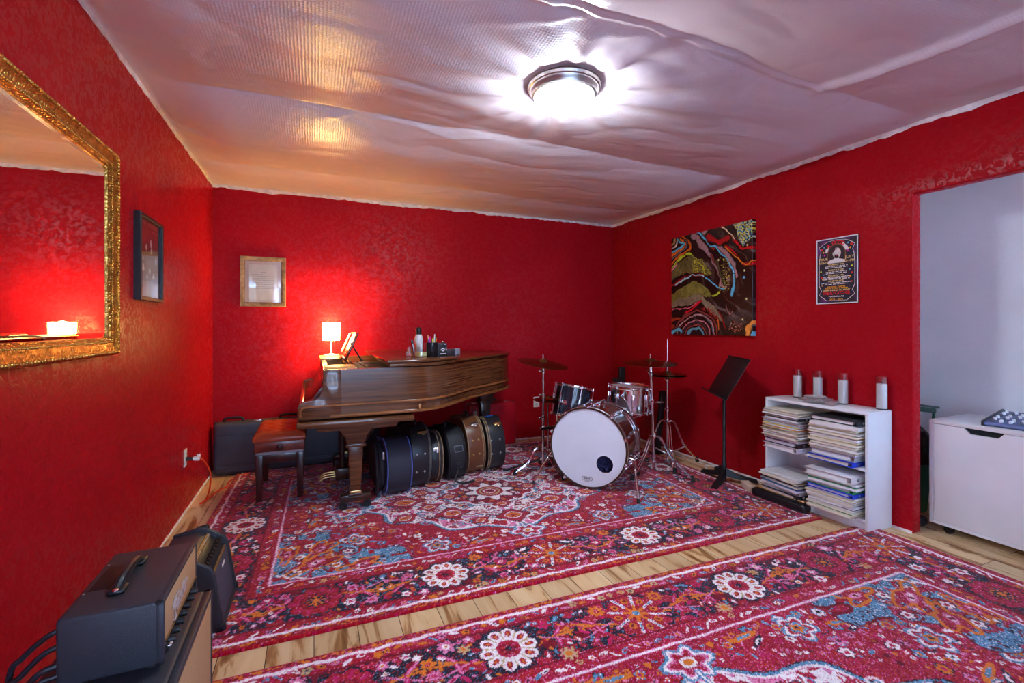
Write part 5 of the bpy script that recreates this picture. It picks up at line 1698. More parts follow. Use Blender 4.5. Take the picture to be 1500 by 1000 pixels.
def drum(name, label, p, axis, r, d, shell_m, head_m, nl, badge=True):
    t = thing(name, label, 'drum', p)
    m = Vector((0, 0, 1)).rotation_difference(Vector(axis).normalized()).to_matrix().to_4x4()
    MB().lathe([(r - .006, -d / 2 + .008), (r, -d / 2 + .008), (r, d / 2 - .008), (r - .006, d / 2 - .008)], 56, m, True).build('shell', shell_m, t)
    for n, s in (('top_hoop', 1), ('bottom_hoop', -1)):
        b = MB(); z = s * d / 2
        b.lathe([(r + .001, z - .011), (r + .012, z - .011), (r + .010, z - .006), (r + .004, z - .003), (r + .004, z + .009), (r + .009, z + .011), (r + .003, z + .013), (r + .001, z + .010)], 56, m, True)
        b.build(n, CHROME, t)
    b = MB(); b.lathe([(0, d / 2 + .001), (r - .012, d / 2 + .001), (r - .002, d / 2 - .003), (r - .004, d / 2 - .008), (0, d / 2 - .008)], 48, m); b.build('top_head', head_m, t)
    b = MB(); b.lathe([(0, -d / 2 - .001), (r - .002, -d / 2 + .003), (r - .004, -d / 2 + .008), (0, -d / 2 + .008)], 48, m); b.build('bottom_head', CLEARH, t)
    for k in range(nl):
        a = 2 * math.pi * (k + .35) / nl
        e = m @ Matrix.Rotation(a, 4, 'Z')
        b = MB(); b.box((r + .011, 0, 0), (.020, .020, d * .52 if d < .26 else .10), .006)
        b.cyl((r + .014, 0, -d / 2 - .012), (r + .014, 0, d / 2 + .012), .0028, seg=8)
        for s in (-1, 1): b.box((r + .013, 0, s * (d / 2 - .002)), (.012, .016, .014), .003); b.cyl((r + .014, 0, s * (d / 2 + .004)), (r + .014, 0, s * (d / 2 + .018)), .0045, seg=8)
        b.move(e); b.build('lug', CHROME, t)
    return t, m

# rack tom, tilted towards the drummer
t, m = drum('rack_tom', 'glossy black rack tom tilted above the bass drum', (2.12, 3.60, .562), (.22, .06, .95), .158, .26, SPARK, CLEARH, 6)
b = MB(); b.lathe([(0, 0), (.026, 0), (.028, .006), (.014, .010), (0, .010)], 20, m @ Matrix.Rotation(R(215), 4, 'Z') @ Matrix.Translation((.15, 0, -.02)) @ Matrix.Rotation(R(90), 4, 'Y'))
b.build('mount_bracket', CHROME, t)
# chrome snare-sized drum on the right
t, m = drum('chrome_drum', 'shiny chrome drum on a stand behind the bass drum', (2.52, 3.30, .612), (.03, -.03, 1), .172, .200, mat('chrome_shell', (.78, .78, .80), .08, 1.0, vary=.05), CLEARH, 8)
b = MB(); b.box((-.03, -.175, -.075), (.05, .022, .055), .005); b.build('strainer', STEEL, t)

def cymbal(label, p, axis, r, name='crash_cymbal'):
    t = thing(name, label, 'cymbal', p)
    m = Vector((0, 0, 1)).rotation_difference(Vector(axis).normalized()).to_matrix().to_4x4()
    pr = [(.006, .030), (.02, .029), (.034, .023), (.044, .013), (.052, .009)] + [(x, .009 - .022 * ((x - .052) / (r - .052)) ** 1.3) for x in np.linspace(.07, r, 8)]
    lo = [(x, z - .0015) for x, z in reversed(pr)]
    b = MB(); b.lathe(pr + lo, 64, m, True); b.build('bow', BRONZE, t)
    b = MB()
    for x in np.linspace(.08, r - .01, 7): 
        z = .009 - .022 * ((x - .052) / (r - .052)) ** 1.3
        b.lathe([(x, z + .0003), (x + .0012, z + .00035), (x + .0024, z + .0003)], 64, m)
    b.build('lathe_rings', BRONZE, t)
    return t

def tripod(t, x, y, hub, spread, angs, foot_r=.013, double=True, rt=.006, drop=.10):
    """double braced tripod at the base of a stand; local coordinates about (x,y)"""
    for a in angs:
        c, s = math.cos(R(a)), math.sin(R(a))
        n = Vector((-s, c, 0))
        b = MB()
        for o in ((-1, 1) if double else (0,)):
            off = n * .009 * o
            P = [Vector((c * .018, s * .018, hub)) + off, Vector((c * .07, s * .07, hub - .012)) + off, Vector((c * spread * .55, s * spread * .55, hub * .46)) + off, Vector((c * spread, s * spread, .035)) + off]
            b.tube(P, rt, 8, smooth=4)
            b.tube([Vector((c * .016, s * .016, hub * .26)) + off * .6, Vector((c * spread * .60, s * spread * .60, hub * .40)) + off], rt * .75, 6)
        b.box((c * spread * .58, s * spread * .58, hub * .43), (.03, .03, .02), .004, 2, Euler((0, 0, R(a))))
        lg = b.build('leg', CHROME, t)
        f = MB(); f.cyl((c * (spread - .008), s * (spread - .008), .055), (c * (spread + .008), s * (spread + .008), .0125), foot_r, foot_r * 1.3, 12); f.build('rubber_foot', RUBBER, lg)

def stand(name, label, x, y, base_angs, hub, spread, poles, wing=True, lean=None):
    """poles: list of (z0, z1, r)"""
    t = thing(name, label, 'stand', (x, y, 0))
    tripod(t, x, y, hub, spread, base_angs)
    b = MB()
    top = poles[-1][1]
    def Lx(z): return Vector((0, 0, z)) + (Vector(lean) * max(0, (z - hub)) if lean else Vector())
    for z0, z1, r in poles: b.cyl(Lx(z0), Lx(z1), r, seg=12)
    b.build('pole', CHROME, t)
    b = MB(); b.cyl((0, 0, hub - .02), (0, 0, hub + .03), .019, seg=14); b.build('hub', CHROME, t)
    for z0, z1, r in poles[:-1]:
        b = MB(); q = Lx(z1)
        b.cyl(q + Vector((0, 0, -.022)), q + Vector((0, 0, .016)), r + .007, seg=12); b.tube([q + Vector((0, -.012, 0)), q + Vector((-.03, -.02, .004))], .005, 6)
        b.box(q + Vector((-.038, -.022, .004)), (.022, .006, .014), .002)
        b.build('clamp', CHROME, t)
    return t

# left stand and crash
LX, LY = 1.765, 3.47
t = stand('cymbal_stand', 'chrome cymbal stand between the red suitcase and the black tom', LX, LY, (172, 285, 40), .22, .24, [(.05, .47, .0115), (.45, .66, .0105), (.64, .86, .009), (.85, 1.0, .004)])
b = MB(); b.cyl((0, 0, .855), (0, 0, .905), .016, .012, 14); b.build('tilter', CHROME, t)
b = MB(); b.box((.055, -.015, .385), (.16, .022, .030), .006); b.cyl((-.02, -.03, .385), (-.02, 0, .385), .012); b.cyl((.12, -.03, .385), (.12, 0, .385), .012); b.build('multi_clamp', CHROME, t)
b = MB(); b.tube([(.12, -.015, .385), (.15, .03, .43), (.16, .06, .47)], .007, 8, smooth=4); b.build('tom_arm', CHROME, t)
cymbal('bronze crash cymbal tilted above the black tom', (LX + .002, LY, .935), (.10, -.16, 1), .213)
cymbal('small bronze cymbal half hidden behind the black tom', (1.93, 3.70, .585), (.02, -.05, 1), .13, 'splash_cymbal')
t = thing('floor_rod_stand', 'thin chrome floor rod holding the small cymbal behind the tom', 'stand', (1.93, 3.70, 0))
b = MB(); b.cyl((0, 0, .0125), (0, 0, .60), .007, seg=8); b.build('rod', CHROME, t)
b = MB(); b.lathe([(0, .012), (.09, .012), (.09, .022), (.02, .03), (0, .03)], 20); b.build('round_base', BLACK, t)

# middle stand and ride
MX, MY = 2.665, 3.16
t = stand('cymbal_stand', 'chrome double-braced cymbal stand in front of the hi-hat', MX, MY, (204, 282, 70), .30, .37, [(.02, .60, .0125), (.58, .84, .010), (.82, 1.0, .004)], lean=(-.055, 0, 0))
b = MB(); b.cyl((-.033, 0, .84), (-.036, 0, .905), .015, .011, 12); b.tube([(-.035, 0, .87), (-.075, .01, .86)], .007, 8); b.build('tilter', CHROME, t)
cymbal('bronze ride cymbal lying nearly level above the chrome drum', (MX - .036, MY, .935), (-.03, -.06, 1), .228, 'ride_cymbal')
b = MB(); b.tube([(0, 0, .585), (.06, -.01, .585), (.085, -.02, .585)], .007, 8); b.build('boom_knob', CHROME, t)

# hi-hat
HX, HY = 2.905, 3.265
t = stand('hi_hat_stand', 'chrome hi-hat stand with a tall thin pull rod', HX, HY, (240, 348, 118), .385, .29, [(.03, .50, .0125), (.48, .765, .010), (.76, 1.115, .0035)])
b = MB(); b.box((-.02, -.11, .03), (.07, .21, .010), .004, 2, Euler((R(9), 0, 0))); b.box((-.02, -.02, .02), (.08, .03, .02), .004); b.build('foot_pedal', STEEL, t)
b = MB(); b.cyl((0, 0, .765), (0, 0, .785), .022, seg=16); b.build('lower_seat', BLACK, t)
b = MB(); b.cyl((0, 0, .842), (0, 0, .885), .009, seg=12); b.cyl((0, 0, .83), (0, 0, .842), .017, seg=12); b.build('clutch', CHROME, t)
cymbal('upper of the two hi-hat cymbals', (HX, HY, .808), (0, 0, 1), .168, 'hi_hat_cymbal')
c = cymbal('lower of the two hi-hat cymbals', (HX, HY, .812), (0, 0, 1), .168, 'hi_hat_cymbal'); c.rotation_euler = (math.pi, 0, 0); c.location.z = .796

# snare stand under the chrome drum
t = thing('snare_stand', 'chrome stand carrying the chrome drum behind the bass drum', 'stand', (2.52, 3.30, 0))
tripod(t, 0, 0, .20, .22, (250, 10, 130))
b = MB(); b.cyl((0, 0, .05), (0, 0, .43), .011, seg=12); b.build('pole', CHROME, t)
b = MB()
for k in range(3):
    a = R(90 + 120 * k); c_, s_ = math.cos(a), math.sin(a)
    b.tube([(0, 0, .42), (c_ * .10, s_ * .10, .465), (c_ * .187, s_ * .187, .485), (c_ * .187, s_ * .187, .515)], .006, 8, smooth=4)
b.build('basket', CHROME, t)

# bass drum pedal
t = thing('kick_pedal', 'chrome bass drum pedal on the rug behind the bass drum', 'pedal', (2.27, 3.33, 0), R(-38))
b = MB(); b.box((0, .10, .05), (.085, .24, .010), .004, 2, Euler((R(12), 0, 0))); b.build('footboard', STEEL, t)
b = MB(); b.box((0, .02, .018), (.13, .06, .012), .003); b.box((0, .12, .017), (.10, .26, .006), .002)
for s in (-1, 1): b.cyl((s * .05, .0, .02), (s * .04, 0, .20), .008, seg=10)
b.cyl((-.06, 0, .20), (.06, 0, .20), .007, seg=10); b.build('frame', CHROME, t)
b = MB(); b.tube([(0, 0, .20), (0, -.012, .345)], .005, 8); b.sphere((0, -.012, .355), .026, (.9, .7, 1.2)); b.build('beater', STEEL, t)

# folded black stands in the corner
t = thing('keyboard_stand', 'folded black keyboard stand leaning in the corner behind the drums', 'stand', (2.96, 3.86, 0))
blk = mat('matt_black_steel', (.010, .010, .011), .5)
b = MB(); b.box((.04, .25, .40), (.05, .03, .80), .004, 2, Euler((0, R(4), 0))); b.box((.085, .26, .40), (.022, .03, .80), .004, 2, Euler((0, R(4), 0))); b.build('upright', blk, t)
b = MB(); b.box((0, .22, .62), (.09, .07, .13), .01); b.build('hinge_block', blk, t)
b = MB(); b.box((.02, -.02, .42), (.05, .56, .05), .004, 2, Euler((R(-42), 0, 0))); b.box((.06, -.02, .42), (.05, .56, .05), .004, 2, Euler((R(-36), 0, 0))); b.build('cross_bar', blk, t)
b = MB(); b.box((.11, -.30, .31), (.05, .03, .60), .004, 2, Euler((R(0), R(7), 0))); b.box((.15, -.28, .31), (.03, .03, .60), .004, 2, Euler((0, R(7), 0))); b.build('upright', blk, t)
b = MB(); b.box((.10, .25, .008), (.18, .06, .016), .004); b.box((.10, -.29, .008), (.18, .06, .016), .004); b.build('foot', blk, t)

# microphone stand leg lying out on the rug, left of the kit
t = thing('boom_stand_leg', 'thin black stand leg lying on the rug beside the guitar cases', 'stand', (1.50, 3.62, 0))
b = MB(); b.tube([(0, 0, .022), (.13, -.06, .07), (.27, -.125, .118)], .010, 8); b.build('tube', BLACK, t)
b = MB(); b.cyl((-.03, .012, .024), (.01, -.004, .024), .0125, seg=10); b.build('rubber_foot', RUBBER, t)
b = MB(); b.sphere((.262, -.122, .118), .015); b.build('joint', CHROME, t)

# ------------------------------------------------------------------ music stand
def music_stand():
    bx, by = 2.985, 2.715
    t = thing('music_stand', 'black metal music stand between the drums and the bookshelf', 'music stand', (bx, by, 0))
    mk = mat('black_powder_coat', (.010, .009, .010), .45, bump=.05, bscale=300)
    b = MB(); b.lathe([(0, .02), (.018, .02), (.020, .14), (.016, .16), (.0125, .165), (.0125, .72), (0, .72)], 16); b.build('pole', mk, t)
    for k in range(3):
        a = R(205 + k * 120); c, s = math.cos(a), math.sin(a)
        n = Vector((-s, c, 0))
        b = MB(); v = []
        for rr_, z, hw, th in ((.01, .085, .022, .06), (.10, .050, .026, .034), (.24, .0235, .022, .022)):
            p = Vector((c * rr_, s * rr_, z))
            v.append([b.bm.verts.new(p + n * hw - Vector((0, 0, th / 2))), b.bm.verts.new(p + n * hw * .6 + Vector((0, 0, th / 2))), b.bm.verts.new(p - n * hw * .6 + Vector((0, 0, th / 2))), b.bm.verts.new(p - n * hw - Vector((0, 0, th / 2)))])
        for q, w in zip(v[:-1], v[1:]):
            for j in range(4): b.bm.faces.new((q[j], q[(j + 1) % 4], w[(j + 1) % 4], w[j]))
        b.bm.faces.new(v[0]); b.bm.faces.new(list(reversed(v[-1])))
        b.build('foot', mk, t, angle=50)
    # desk: width runs along w, face leans back
    wv = Vector((-.255, -.415, 0)).normalized()
    up = (Vector((.152, -.085, .31))).normalized()
    up = (up - wv * up.dot(wv)).normalized()
    nn = wv.cross(up).normalized()
    c = Vector((.0, -.035, .838))
    M_ = Matrix((( wv.x, up.x, nn.x, c.x), (wv.y, up.y, nn.y, c.y), (wv.z, up.z, nn.z, c.z), (0, 0, 0, 1)))
    b = MB(); b.box((0, 0, 0), (.50, .345, .003), .0012); b.box((0, .13, .0018), (.50, .003, .003)); b.box((0, .172, .004), (.50, .004, .010)); b.move(M_); b.build('desk', mk, t)
    sg = 1 if nn.x < 0 else -1
    b = MB(); b.box((0, -.172, sg * .028), (.50, .003, .06), .001); b.box((0, -.168, sg * .058), (.50, .010, .003), .001); b.move(M_); b.build('lip', mk, t)
    b = MB(); b.cyl(M_ @ Vector((0, -.04, -sg * .004)), Vector((0, 0, .70)), .011, seg=10); b.box((0, -.03, -sg * .010), (.07, .09, .02), .004).bm.verts.ensure_lookup_table()
    b.bm.free()
    b = MB(); b.box((0, -.03, -sg * .010), (.07, .09, .018), .004); b.move(M_); b.cyl(M_ @ Vector((0, -.05, -sg * .012)), Vector((0, 0, .69)), .010, seg=10); b.build('swivel', mk, t)
music_stand()
# ================================================================== bookshelf with piles of papers, candles, hall furniture
WLAM = mat('white_laminate', (.80, .82, .85), .38, vary=.03)
SX0, SX1, SY0, SY1, SH = 3.03, 3.266, 1.702, 2.385, .720

def bookshelf():
    t = thing('bookshelf', 'low white bookshelf crammed with papers and binders', 'bookshelf', ((SX0 + SX1) / 2, (SY0 + SY1) / 2, 0))
    B = lambda n, *a: MB().span(*a, .0015).build(n, WLAM, t, world=True)
    B('side_panel', SX0, SX1, SY0, SY0 + .018, .0, SH - .018)
    B('side_panel', SX0, SX1, SY1 - .018, SY1, .0, SH - .018)
    B('top', SX0, SX1, SY0, SY1, SH - .018, SH)
    B('shelf', SX0 + .004, SX1 - .006, SY0 + .018, SY1 - .018, .362, .380)
    B('bottom_shelf', SX0 + .004, SX1 - .006, SY0 + .018, SY1 - .018, .052, .070)
    B('plinth', SX0 + .012, SX0 + .026, SY0 + .018, SY1 - .018, .0, .052)
    B('back_panel', SX1 - .006, SX1, SY0 + .018, SY1 - .018, .0, SH - .018)
bookshelf()

PCOL = dict(white=(.74, .73, .72), cream=(.70, .64, .50), manila=(.66, .54, .32), grey=(.42, .43, .46), yellow=(.72, .52, .10), tan=(.50, .40, .27), lilac=(.62, .58, .66),
            blue=srgb(30, 60, 190), teal=srgb(40, 110, 150), green=srgb(50, 140, 80), black=(.014, .014, .018), plum=srgb(50, 26, 32), orange=srgb(214, 130, 40))
PM = {}
def pmat(c):
    if c not in PM:
        m = mat(c + '_paper_edges', PCOL[c], .75, vary=.22, vscale=6, stretch=(1, 1, 60))
        PM[c] = m
    return PM[c]
BINDCOL = {'blue', 'black', 'plum', 'green', 'teal'}

def sheaf(name, label, cat, group, cx, cy, z, sx, sy, h, rz, col, sag, seed, ring=False):
    """bundle of paper or a folder: a slab with a soft bow and slightly uneven edges"""
    t = MB()
    n = 10
    r = random.Random(seed)
    V = []
    for k in range(2):
        rows = []
        for i in range(5):
            row = []
            for j in range(n + 1):
                u = i / 4 - .5; v = j / n - .5
                jx = r.uniform(-.003, .003) if i in (0, 4) else 0
                jy = r.uniform(-.003, .003) if j in (0, n) else 0
                zz = k * h * (1 - .25 * (abs(v) * 2) ** 6 * (0 if ring else 1)) + sag * (v * 2) ** 2
                row.append(t.bm.verts.new((u * sx + jx, v * sy + jy, zz)))
            rows.append(row)
        V.append(rows)
    for k in range(2):
        for i in range(4):
            for j in range(n): t.bm.faces.new((V[k][i][j], V[k][i][j + 1], V[k][i + 1][j + 1], V[k][i + 1][j]))
    for i in range(4):
        for j in (0, n): t.bm.faces.new((V[0][i][j], V[0][i + 1][j], V[1][i + 1][j], V[1][i][j]))
    for j in range(n):
        for i in (0, 4): t.bm.faces.new((V[0][i][j], V[0][i][j + 1], V[1][i][j + 1], V[1][i][j]))
    o = t.build(name, pmat(col), loc=(cx, cy, z), rot=(0, 0, R(rz)), angle=40)
    return tag(o, label, cat, group)

def binder(label, group, cx, cy, z, sx, sy, h, rz, cover, inner='white', spine_end=True):
    """ring binder lying flat: two covers, a spine on its right end, sheets inside"""
    t = thing('ring_binder', label, 'binder', (cx, cy, z), R(rz), group)
    cm = pmat(cover)
    b = MB(); b.box((0, 0, .0018), (sx, sy, .0035), .001); b.build('lower_cover', cm, t)
    b = MB(); b.box((0, 0, h - .0018), (sx, sy, .0035), .001); b.build('upper_cover', cm, t)
    b = MB(); b.box((0, -sy / 2 + .002, h / 2), (sx, .004, h), .0012); sp = b.build('spine', cm, t)
    b = MB(); b.cyl((-sx * .22, -sy / 2 - .0008, h / 2), (-sx * .22, -sy / 2 + .002, h / 2), min(.010, h * .32), seg=16); b.build('finger_ring', STEEL, sp)
    b = MB(); b.box((.004, .012, h * .46), (sx - .014, sy - .04, h * .70), .001); b.build('sheets', pmat(inner), t)
    b = MB()
    for x in (-sx * .3, 0, sx * .3): b.tube([(x, -sy / 2 + .02 + .011 * math.cos(a), h / 2 + min(.013, h * .36) * math.sin(a)) for a in np.linspace(0, 6.28, 13)], .0012, 5)
    b.build('rings', STEEL, t)
    return t

def piles():
    G = {'ul': ('upper left pile of the bookshelf', 2.215), 'ur': ('upper right pile of the bookshelf', 1.888),
         'll': ('lower left pile of the bookshelf', 2.215), 'lr': ('lower right pile of the bookshelf', 1.888)}
    r = random.Random(31)
    def run(key, z, items, x0, wide, depth, rot):
        gname, cy = G[key]
        for k, it in enumerate(items):
            kind, col, h = it[:3]
            lab = it[3] if len(it) > 3 else None
            fx = it[4] if len(it) > 4 else r.uniform(-.012, .012)
            dep = depth + r.uniform(-.008, .008)
            cx = x0 + dep / 2 + fx + .005; rz = rot + r.uniform(-2.2, 2.2)
            cx = min(cx, SX1 - .008 - dep / 2)
            y = cy + r.uniform(-.008, .008)
            wd = min(wide + r.uniform(-.02, .012), .295)
            if kind == 'b':
                binder(lab, None, cx, y, z, dep, min(wd, .285), h, rz * .5, col, it[5] if len(it) > 5 else 'white')
            else:
                nm, cat, word = (('paper_sheaf', 'papers', 'paper sheaf') if kind == 'p' else ('folder', 'folder', 'card folder'))
                lb = lab or f'{col} {word} in the {gname}'
                sheaf(nm, lb, cat, None if lab else f'{col} {word}s in the {gname}', cx, y, z, dep, wd, h - .0008, rz, col, 0 if h > .02 else 0, r.randint(0, 9999))
            z += h + .0004
        return z
    # bottom to top: kind, colour, thickness, label
    run('ul', .3805, [('b', 'lilac', .034, 'lilac grey ring binder at the bottom of the upper left pile'), ('b', 'plum', .032, 'dark plum ring binder second from bottom of the upper left pile', 0, 'lilac'),
        ('p', 'lilac', .016), ('f', 'tan', .004), ('p', 'cream', .012), ('f', 'tan', .003), ('p', 'white', .010), ('f', 'manila', .004), ('p', 'cream', .013, None, -.018), ('f', 'tan', .003, None, -.02),
        ('p', 'white', .011), ('f', 'manila', .004), ('f', 'orange', .005, 'orange card folder in the middle of the upper left pile'), ('p', 'white', .012), ('f', 'yellow', .004, 'yellow card folder in the upper left pile'), ('p', 'grey', .012),
        ('p', 'white', .016), ('f', 'grey', .004), ('p', 'white', .012), ('b', 'black', .018, 'thin black ring binder high in the upper left pile'), ('p', 'white', .010), ('f', 'manila', .004), ('p', 'cream', .010), ('f', 'grey', .003), ('p', 'cream', .008, 'cream paper sheaf on top of the upper left pile')],
        2.962, .275, .235, -3)
    run('ur', .3805, [('b', 'blue', .030, 'bright blue ring binder at the bottom of the upper right pile', -.01, 'cream'), ('b', 'grey', .036, 'fat grey ring binder with an open end in the upper right pile'),
        ('p', 'white', .014), ('f', 'tan', .003), ('p', 'white', .016), ('f', 'cream', .004), ('p', 'cream', .014), ('f', 'grey', .003), ('p', 'cream', .016), ('f', 'manila', .004), ('p', 'cream', .012), ('p', 'white', .014),
        ('f', 'orange', .004, 'orange card folder in the upper right pile'), ('p', 'cream', .014), ('f', 'manila', .003), ('p', 'white', .012), ('f', 'tan', .003), ('p', 'cream', .013), ('p', 'white', .030, 'thick white paper sheaf near the top of the upper right pile'),
        ('b', 'black', .028, 'black ring binder on top of the upper right pile')], 2.975, .285, .235, 2)
    run('ll', .0705, [('b', 'black', .030, 'black ring binder at the bottom of the lower left pile'), ('b', 'grey', .026, 'grey ring binder near the bottom of the lower left pile'), ('p', 'lilac', .012), ('f', 'blue', .006, 'blue card folder in the lower left pile'),
        ('f', 'teal', .006, 'teal card folder in the lower left pile'), ('p', 'cream', .010), ('f', 'grey', .004), ('f', 'plum', .005, 'dark plum card folder in the lower left pile'), ('p', 'cream', .010), ('f', 'tan', .003), ('p', 'cream', .010, None, -.02), ('p', 'white', .009), ('p', 'white', .006, 'white printed sheet music on top of the lower left pile', -.012)],
        2.945, .285, .245, -4)
    run('lr', .0705, [('p', 'white', .010), ('f', 'tan', .003), ('p', 'cream', .012, None, -.02), ('f', 'green', .003, 'thin green card folder low in the lower right pile'), ('p', 'cream', .012), ('p', 'white', .012), ('f', 'plum', .004, 'dark plum card folder in the lower right pile'),
        ('p', 'white', .012), ('f', 'lilac', .005), ('p', 'cream', .012), ('p', 'white', .012), ('f', 'manila', .003), ('p', 'cream', .012), ('p', 'white', .010), ('b', 'blue', .022, 'dark blue ring binder in the middle of the lower right pile'),
        ('b', 'green', .024, 'green edged ring binder in the lower right pile'), ('p', 'white', .016), ('f', 'green', .004, 'pale green card folder above the green binder'), ('p', 'white', .016), ('b', 'white', .042, 'white ring binder on top of the lower right pile')],
        2.955, .285, .235, 2)
piles()
def loose_print():
    # faint lines of print on the sheet music on the lower left pile
    o = [x for x in bpy.data.objects if x.get('label') == 'white printed sheet music on top of the lower left pile'][0]
    b = MB()
    r = random.Random(6)
    for k in range(9):
        x = -.09 + k * .018; y = -.11
        while y < .10:
            w = r.uniform(.008, .03); b.box((x, y + w / 2, .0058), (.003, w, .0004)); y += w + .005
    b.build('printed_lines', mat('grey_print', (.35, .34, .36), .8), o, smooth=False)
loose_print()

def prayer_candle(label, x, y):
    t = thing('glass_candle', label, 'candle', (x, y, SH), 0, 'tall glass candles on the bookshelf')
    MB().lathe([(0, 0), (.027, 0), (.0305, .003), (.031, .195), (.0295, .204), (.0285, .204), (.0288, .195), (.0285, .007), (0, .007)], 28).build('glass_jar', GLASSC, t)
    MB().lathe([(0, .008), (.0278, .008), (.0278, .155), (.0265, .157), (0, .155)], 28).build('wax', mat('white_wax', (.86, .86, .86), .5, vary=.02), t)
    MB().cyl((0, 0, .154), (0, 0, .172), .0012, seg=6).build('wick', BLACK, t)
prayer_candle('white candle in tall glass nearest the music stand', 3.222, 2.275)
prayer_candle('white candle in tall glass standing behind the glass dish', 3.222, 2.128)
prayer_candle('white candle in tall glass between the glass dish and the last candle', 3.222, 1.962)
prayer_candle('white candle in tall glass nearest the doorway', 3.228, 1.737)

def dish():
    gm = mat('pressed_glass', (.92, .88, .88), .08, trans=.75, vary=.1, vscale=40, bump=.3, bscale=120)
    t = thing('glass_dish', 'square pressed glass dish on top of the bookshelf among the candles', 'dish', (3.11, 2.07, SH), R(18))
    b = MB()
    # shallow square bowl with flared rim
    prof = [(.0, .004), (.045, .004), (.060, .010), (.088, .022), (.090, .026), (.060, .016), (.044, .010), (0, .010)]
    rings = []
    for r_, z in prof:
        row = []
        for k in range(32):
            a = 2 * math.pi * k / 32
            q = 1 / max(abs(math.cos(a)), abs(math.sin(a))) ** .7
            row.append(b.bm.verts.new((max(r_, .001) * q * math.cos(a), max(r_, .001) * q * math.sin(a), z)))
        rings.append(row)
    for a_, c_ in zip(rings, rings[1:] + rings[:1]):
        for k in range(32): b.bm.faces.new((a_[k], a_[(k + 1) % 32], c_[(k + 1) % 32], c_[k]))
    b.build('lower_plate', gm, t)
    b = MB(); b.lathe([(0, .012), (.03, .012), (.05, .03), (.066, .040), (.068, .044), (.045, .036), (.026, .020), (0, .020)], 10); b.build('upper_bowl', gm, t, smooth=False)
    b = MB(); b.box((.0, -.10, .010), (.16, .05, .018), .006); b.build('glass_bar', gm, t)
dish()

# things on the floor by the bookshelf
t = thing('wood_block', 'pale wooden block on the floor by the bookshelf', 'block', (3.00, 2.50, .0115), R(62))
MB().box((0, 0, .022), (.15, .06, .044), .003).build('block', wood('pale_maple', srgb(196, 168, 140), srgb(212, 188, 164), srgb(224, 204, 184), 4, (1, 6, 6), .5, 0), t)
t = thing('black_portfolio', 'black rolled portfolio lying along the foot of the bookshelf', 'portfolio', (2.955, 2.215, .0125), R(91))
b = MB(); b.box((0, 0, .030), (.40, .085, .058), .024, 4); b.build('roll', mat('wrinkled_black_vinyl', (.010, .010, .012), .3, bump=.6, bscale=25, bdist=.006), t)
t = thing('wooden_ruler', 'thin wooden ruler lying on the black portfolio', 'ruler', (2.962, 2.225, .0735), R(91))
MB().box((0, 0, .0035), (.36, .016, .006), .001).build('ruler', PINE, t)
t = thing('power_strip', 'small black power adapter by the wall behind the music stand', 'adapter', (3.17, 2.93, 0), R(20))
MB().box((0, 0, .022), (.10, .05, .044), .006).build('body', BLACK, t)
def cable(name, label, pts, r, m, smooth=6, cat='cable'):
    o = MB().tube(pts, r, 8, smooth=smooth).build(name, m)
    return tag(o, label, cat)
WCAB = mat('white_cable', (.72, .70, .66), .45)
cable('white_cable', 'white cable looping on the floor behind the music stand', [(3.16, 2.93, .05), (3.10, 3.02, .03), (3.08, 2.90, .006), (3.13, 2.76, .006), (3.19, 2.66, .006), (3.215, 2.50, .006), (3.21, 2.42, .006)], .005, WCAB)
cable('white_cable', 'thin white cable running along the wall towards the drums', [(3.17, 2.96, .02), (3.21, 3.05, .006), (3.19, 3.25, .006), (3.20, 3.5, .006)], .004, WCAB)

# ------------------------------------------------------------------ hall: cabinet, mixer, bin
def cabinet():
    x0, x1, y1, z0, z1 = 3.432, 3.885, 1.592, .052, .672
    yd, y0 = 1.045, .30
    t = thing('white_cabinet', 'white rolling cabinet with a door and drawers in the hall', 'cabinet', ((x0 + x1) / 2, (y0 + y1) / 2, 0))
    W_ = lambda n, *a, **k: MB().span(*a, k.pop('bev', .0015)).build(n, k.pop('m', WLAM), k.pop('parent', t), world=True)
    W_('top', x0, x1, y0, y1, z1 - .020, z1)
    W_('side_panel', x0, x1, y1 - .018, y1, z0, z1 - .020)
    W_('side_panel', x0, x1, y0, y0 + .018, z0, z1 - .020)
    W_('bottom', x0, x1, y0 + .018, y1 - .018, z0, z0 + .018)
    W_('back_panel', x1 - .008, x1, y0 + .018, y1 - .018, z0 + .018, z1 - .020)
    W_('divider', x0, x1 - .01, yd - .009, yd + .009, z0 + .018, z1 - .020)
    # door with a cut-out grip at its top edge
    a, b_ = yd + .011, y1 - .020; zt, zb = z1 - .023, z0 + .020; gy = 1.345
    poly = [(a, zb), (b_, zb), (b_, zt), (gy + .085, zt), (gy + .06, zt - .030), (gy - .06, zt - .030), (gy - .085, zt), (a, zt)]
    d = MB(); d.prism(poly, x0 + .001, x0 + .018, 'yz', bev=.001); door = d.build('door', WLAM, t, world=True)
    d = MB(); d.prism([(gy - .09, zt + .001), (gy + .09, zt + .001), (gy + .066, zt - .036), (gy - .066, zt - .036)], x0 + .019, x0 + .021, 'yz'); d.build('grip_shade', mat('recess_shade', (.006, .01, .012), .8), t, world=True, smooth=False)  # near-black plate behind the cut-out, standing in for the shade inside
    n = 5; hh = (zt - zb) / n
    for k in range(n):
        W_('drawer', x0 + .001, x0 + .35, y0 + .020, yd - .011, zb + k * hh + .0012, zb + (k + 1) * hh - .0012)
    for x in (x0 + .05, x1 - .05):
        for y in (y1 - .075, y0 + .075):
            c = MB(); c.cyl((x - .012, y, .0225), (x + .012, y, .0225), .0225, seg=16); c.box((x, y, .045), (.03, .05, .014), .003); c.build('caster', BLACK, t, world=True)
cabinet()

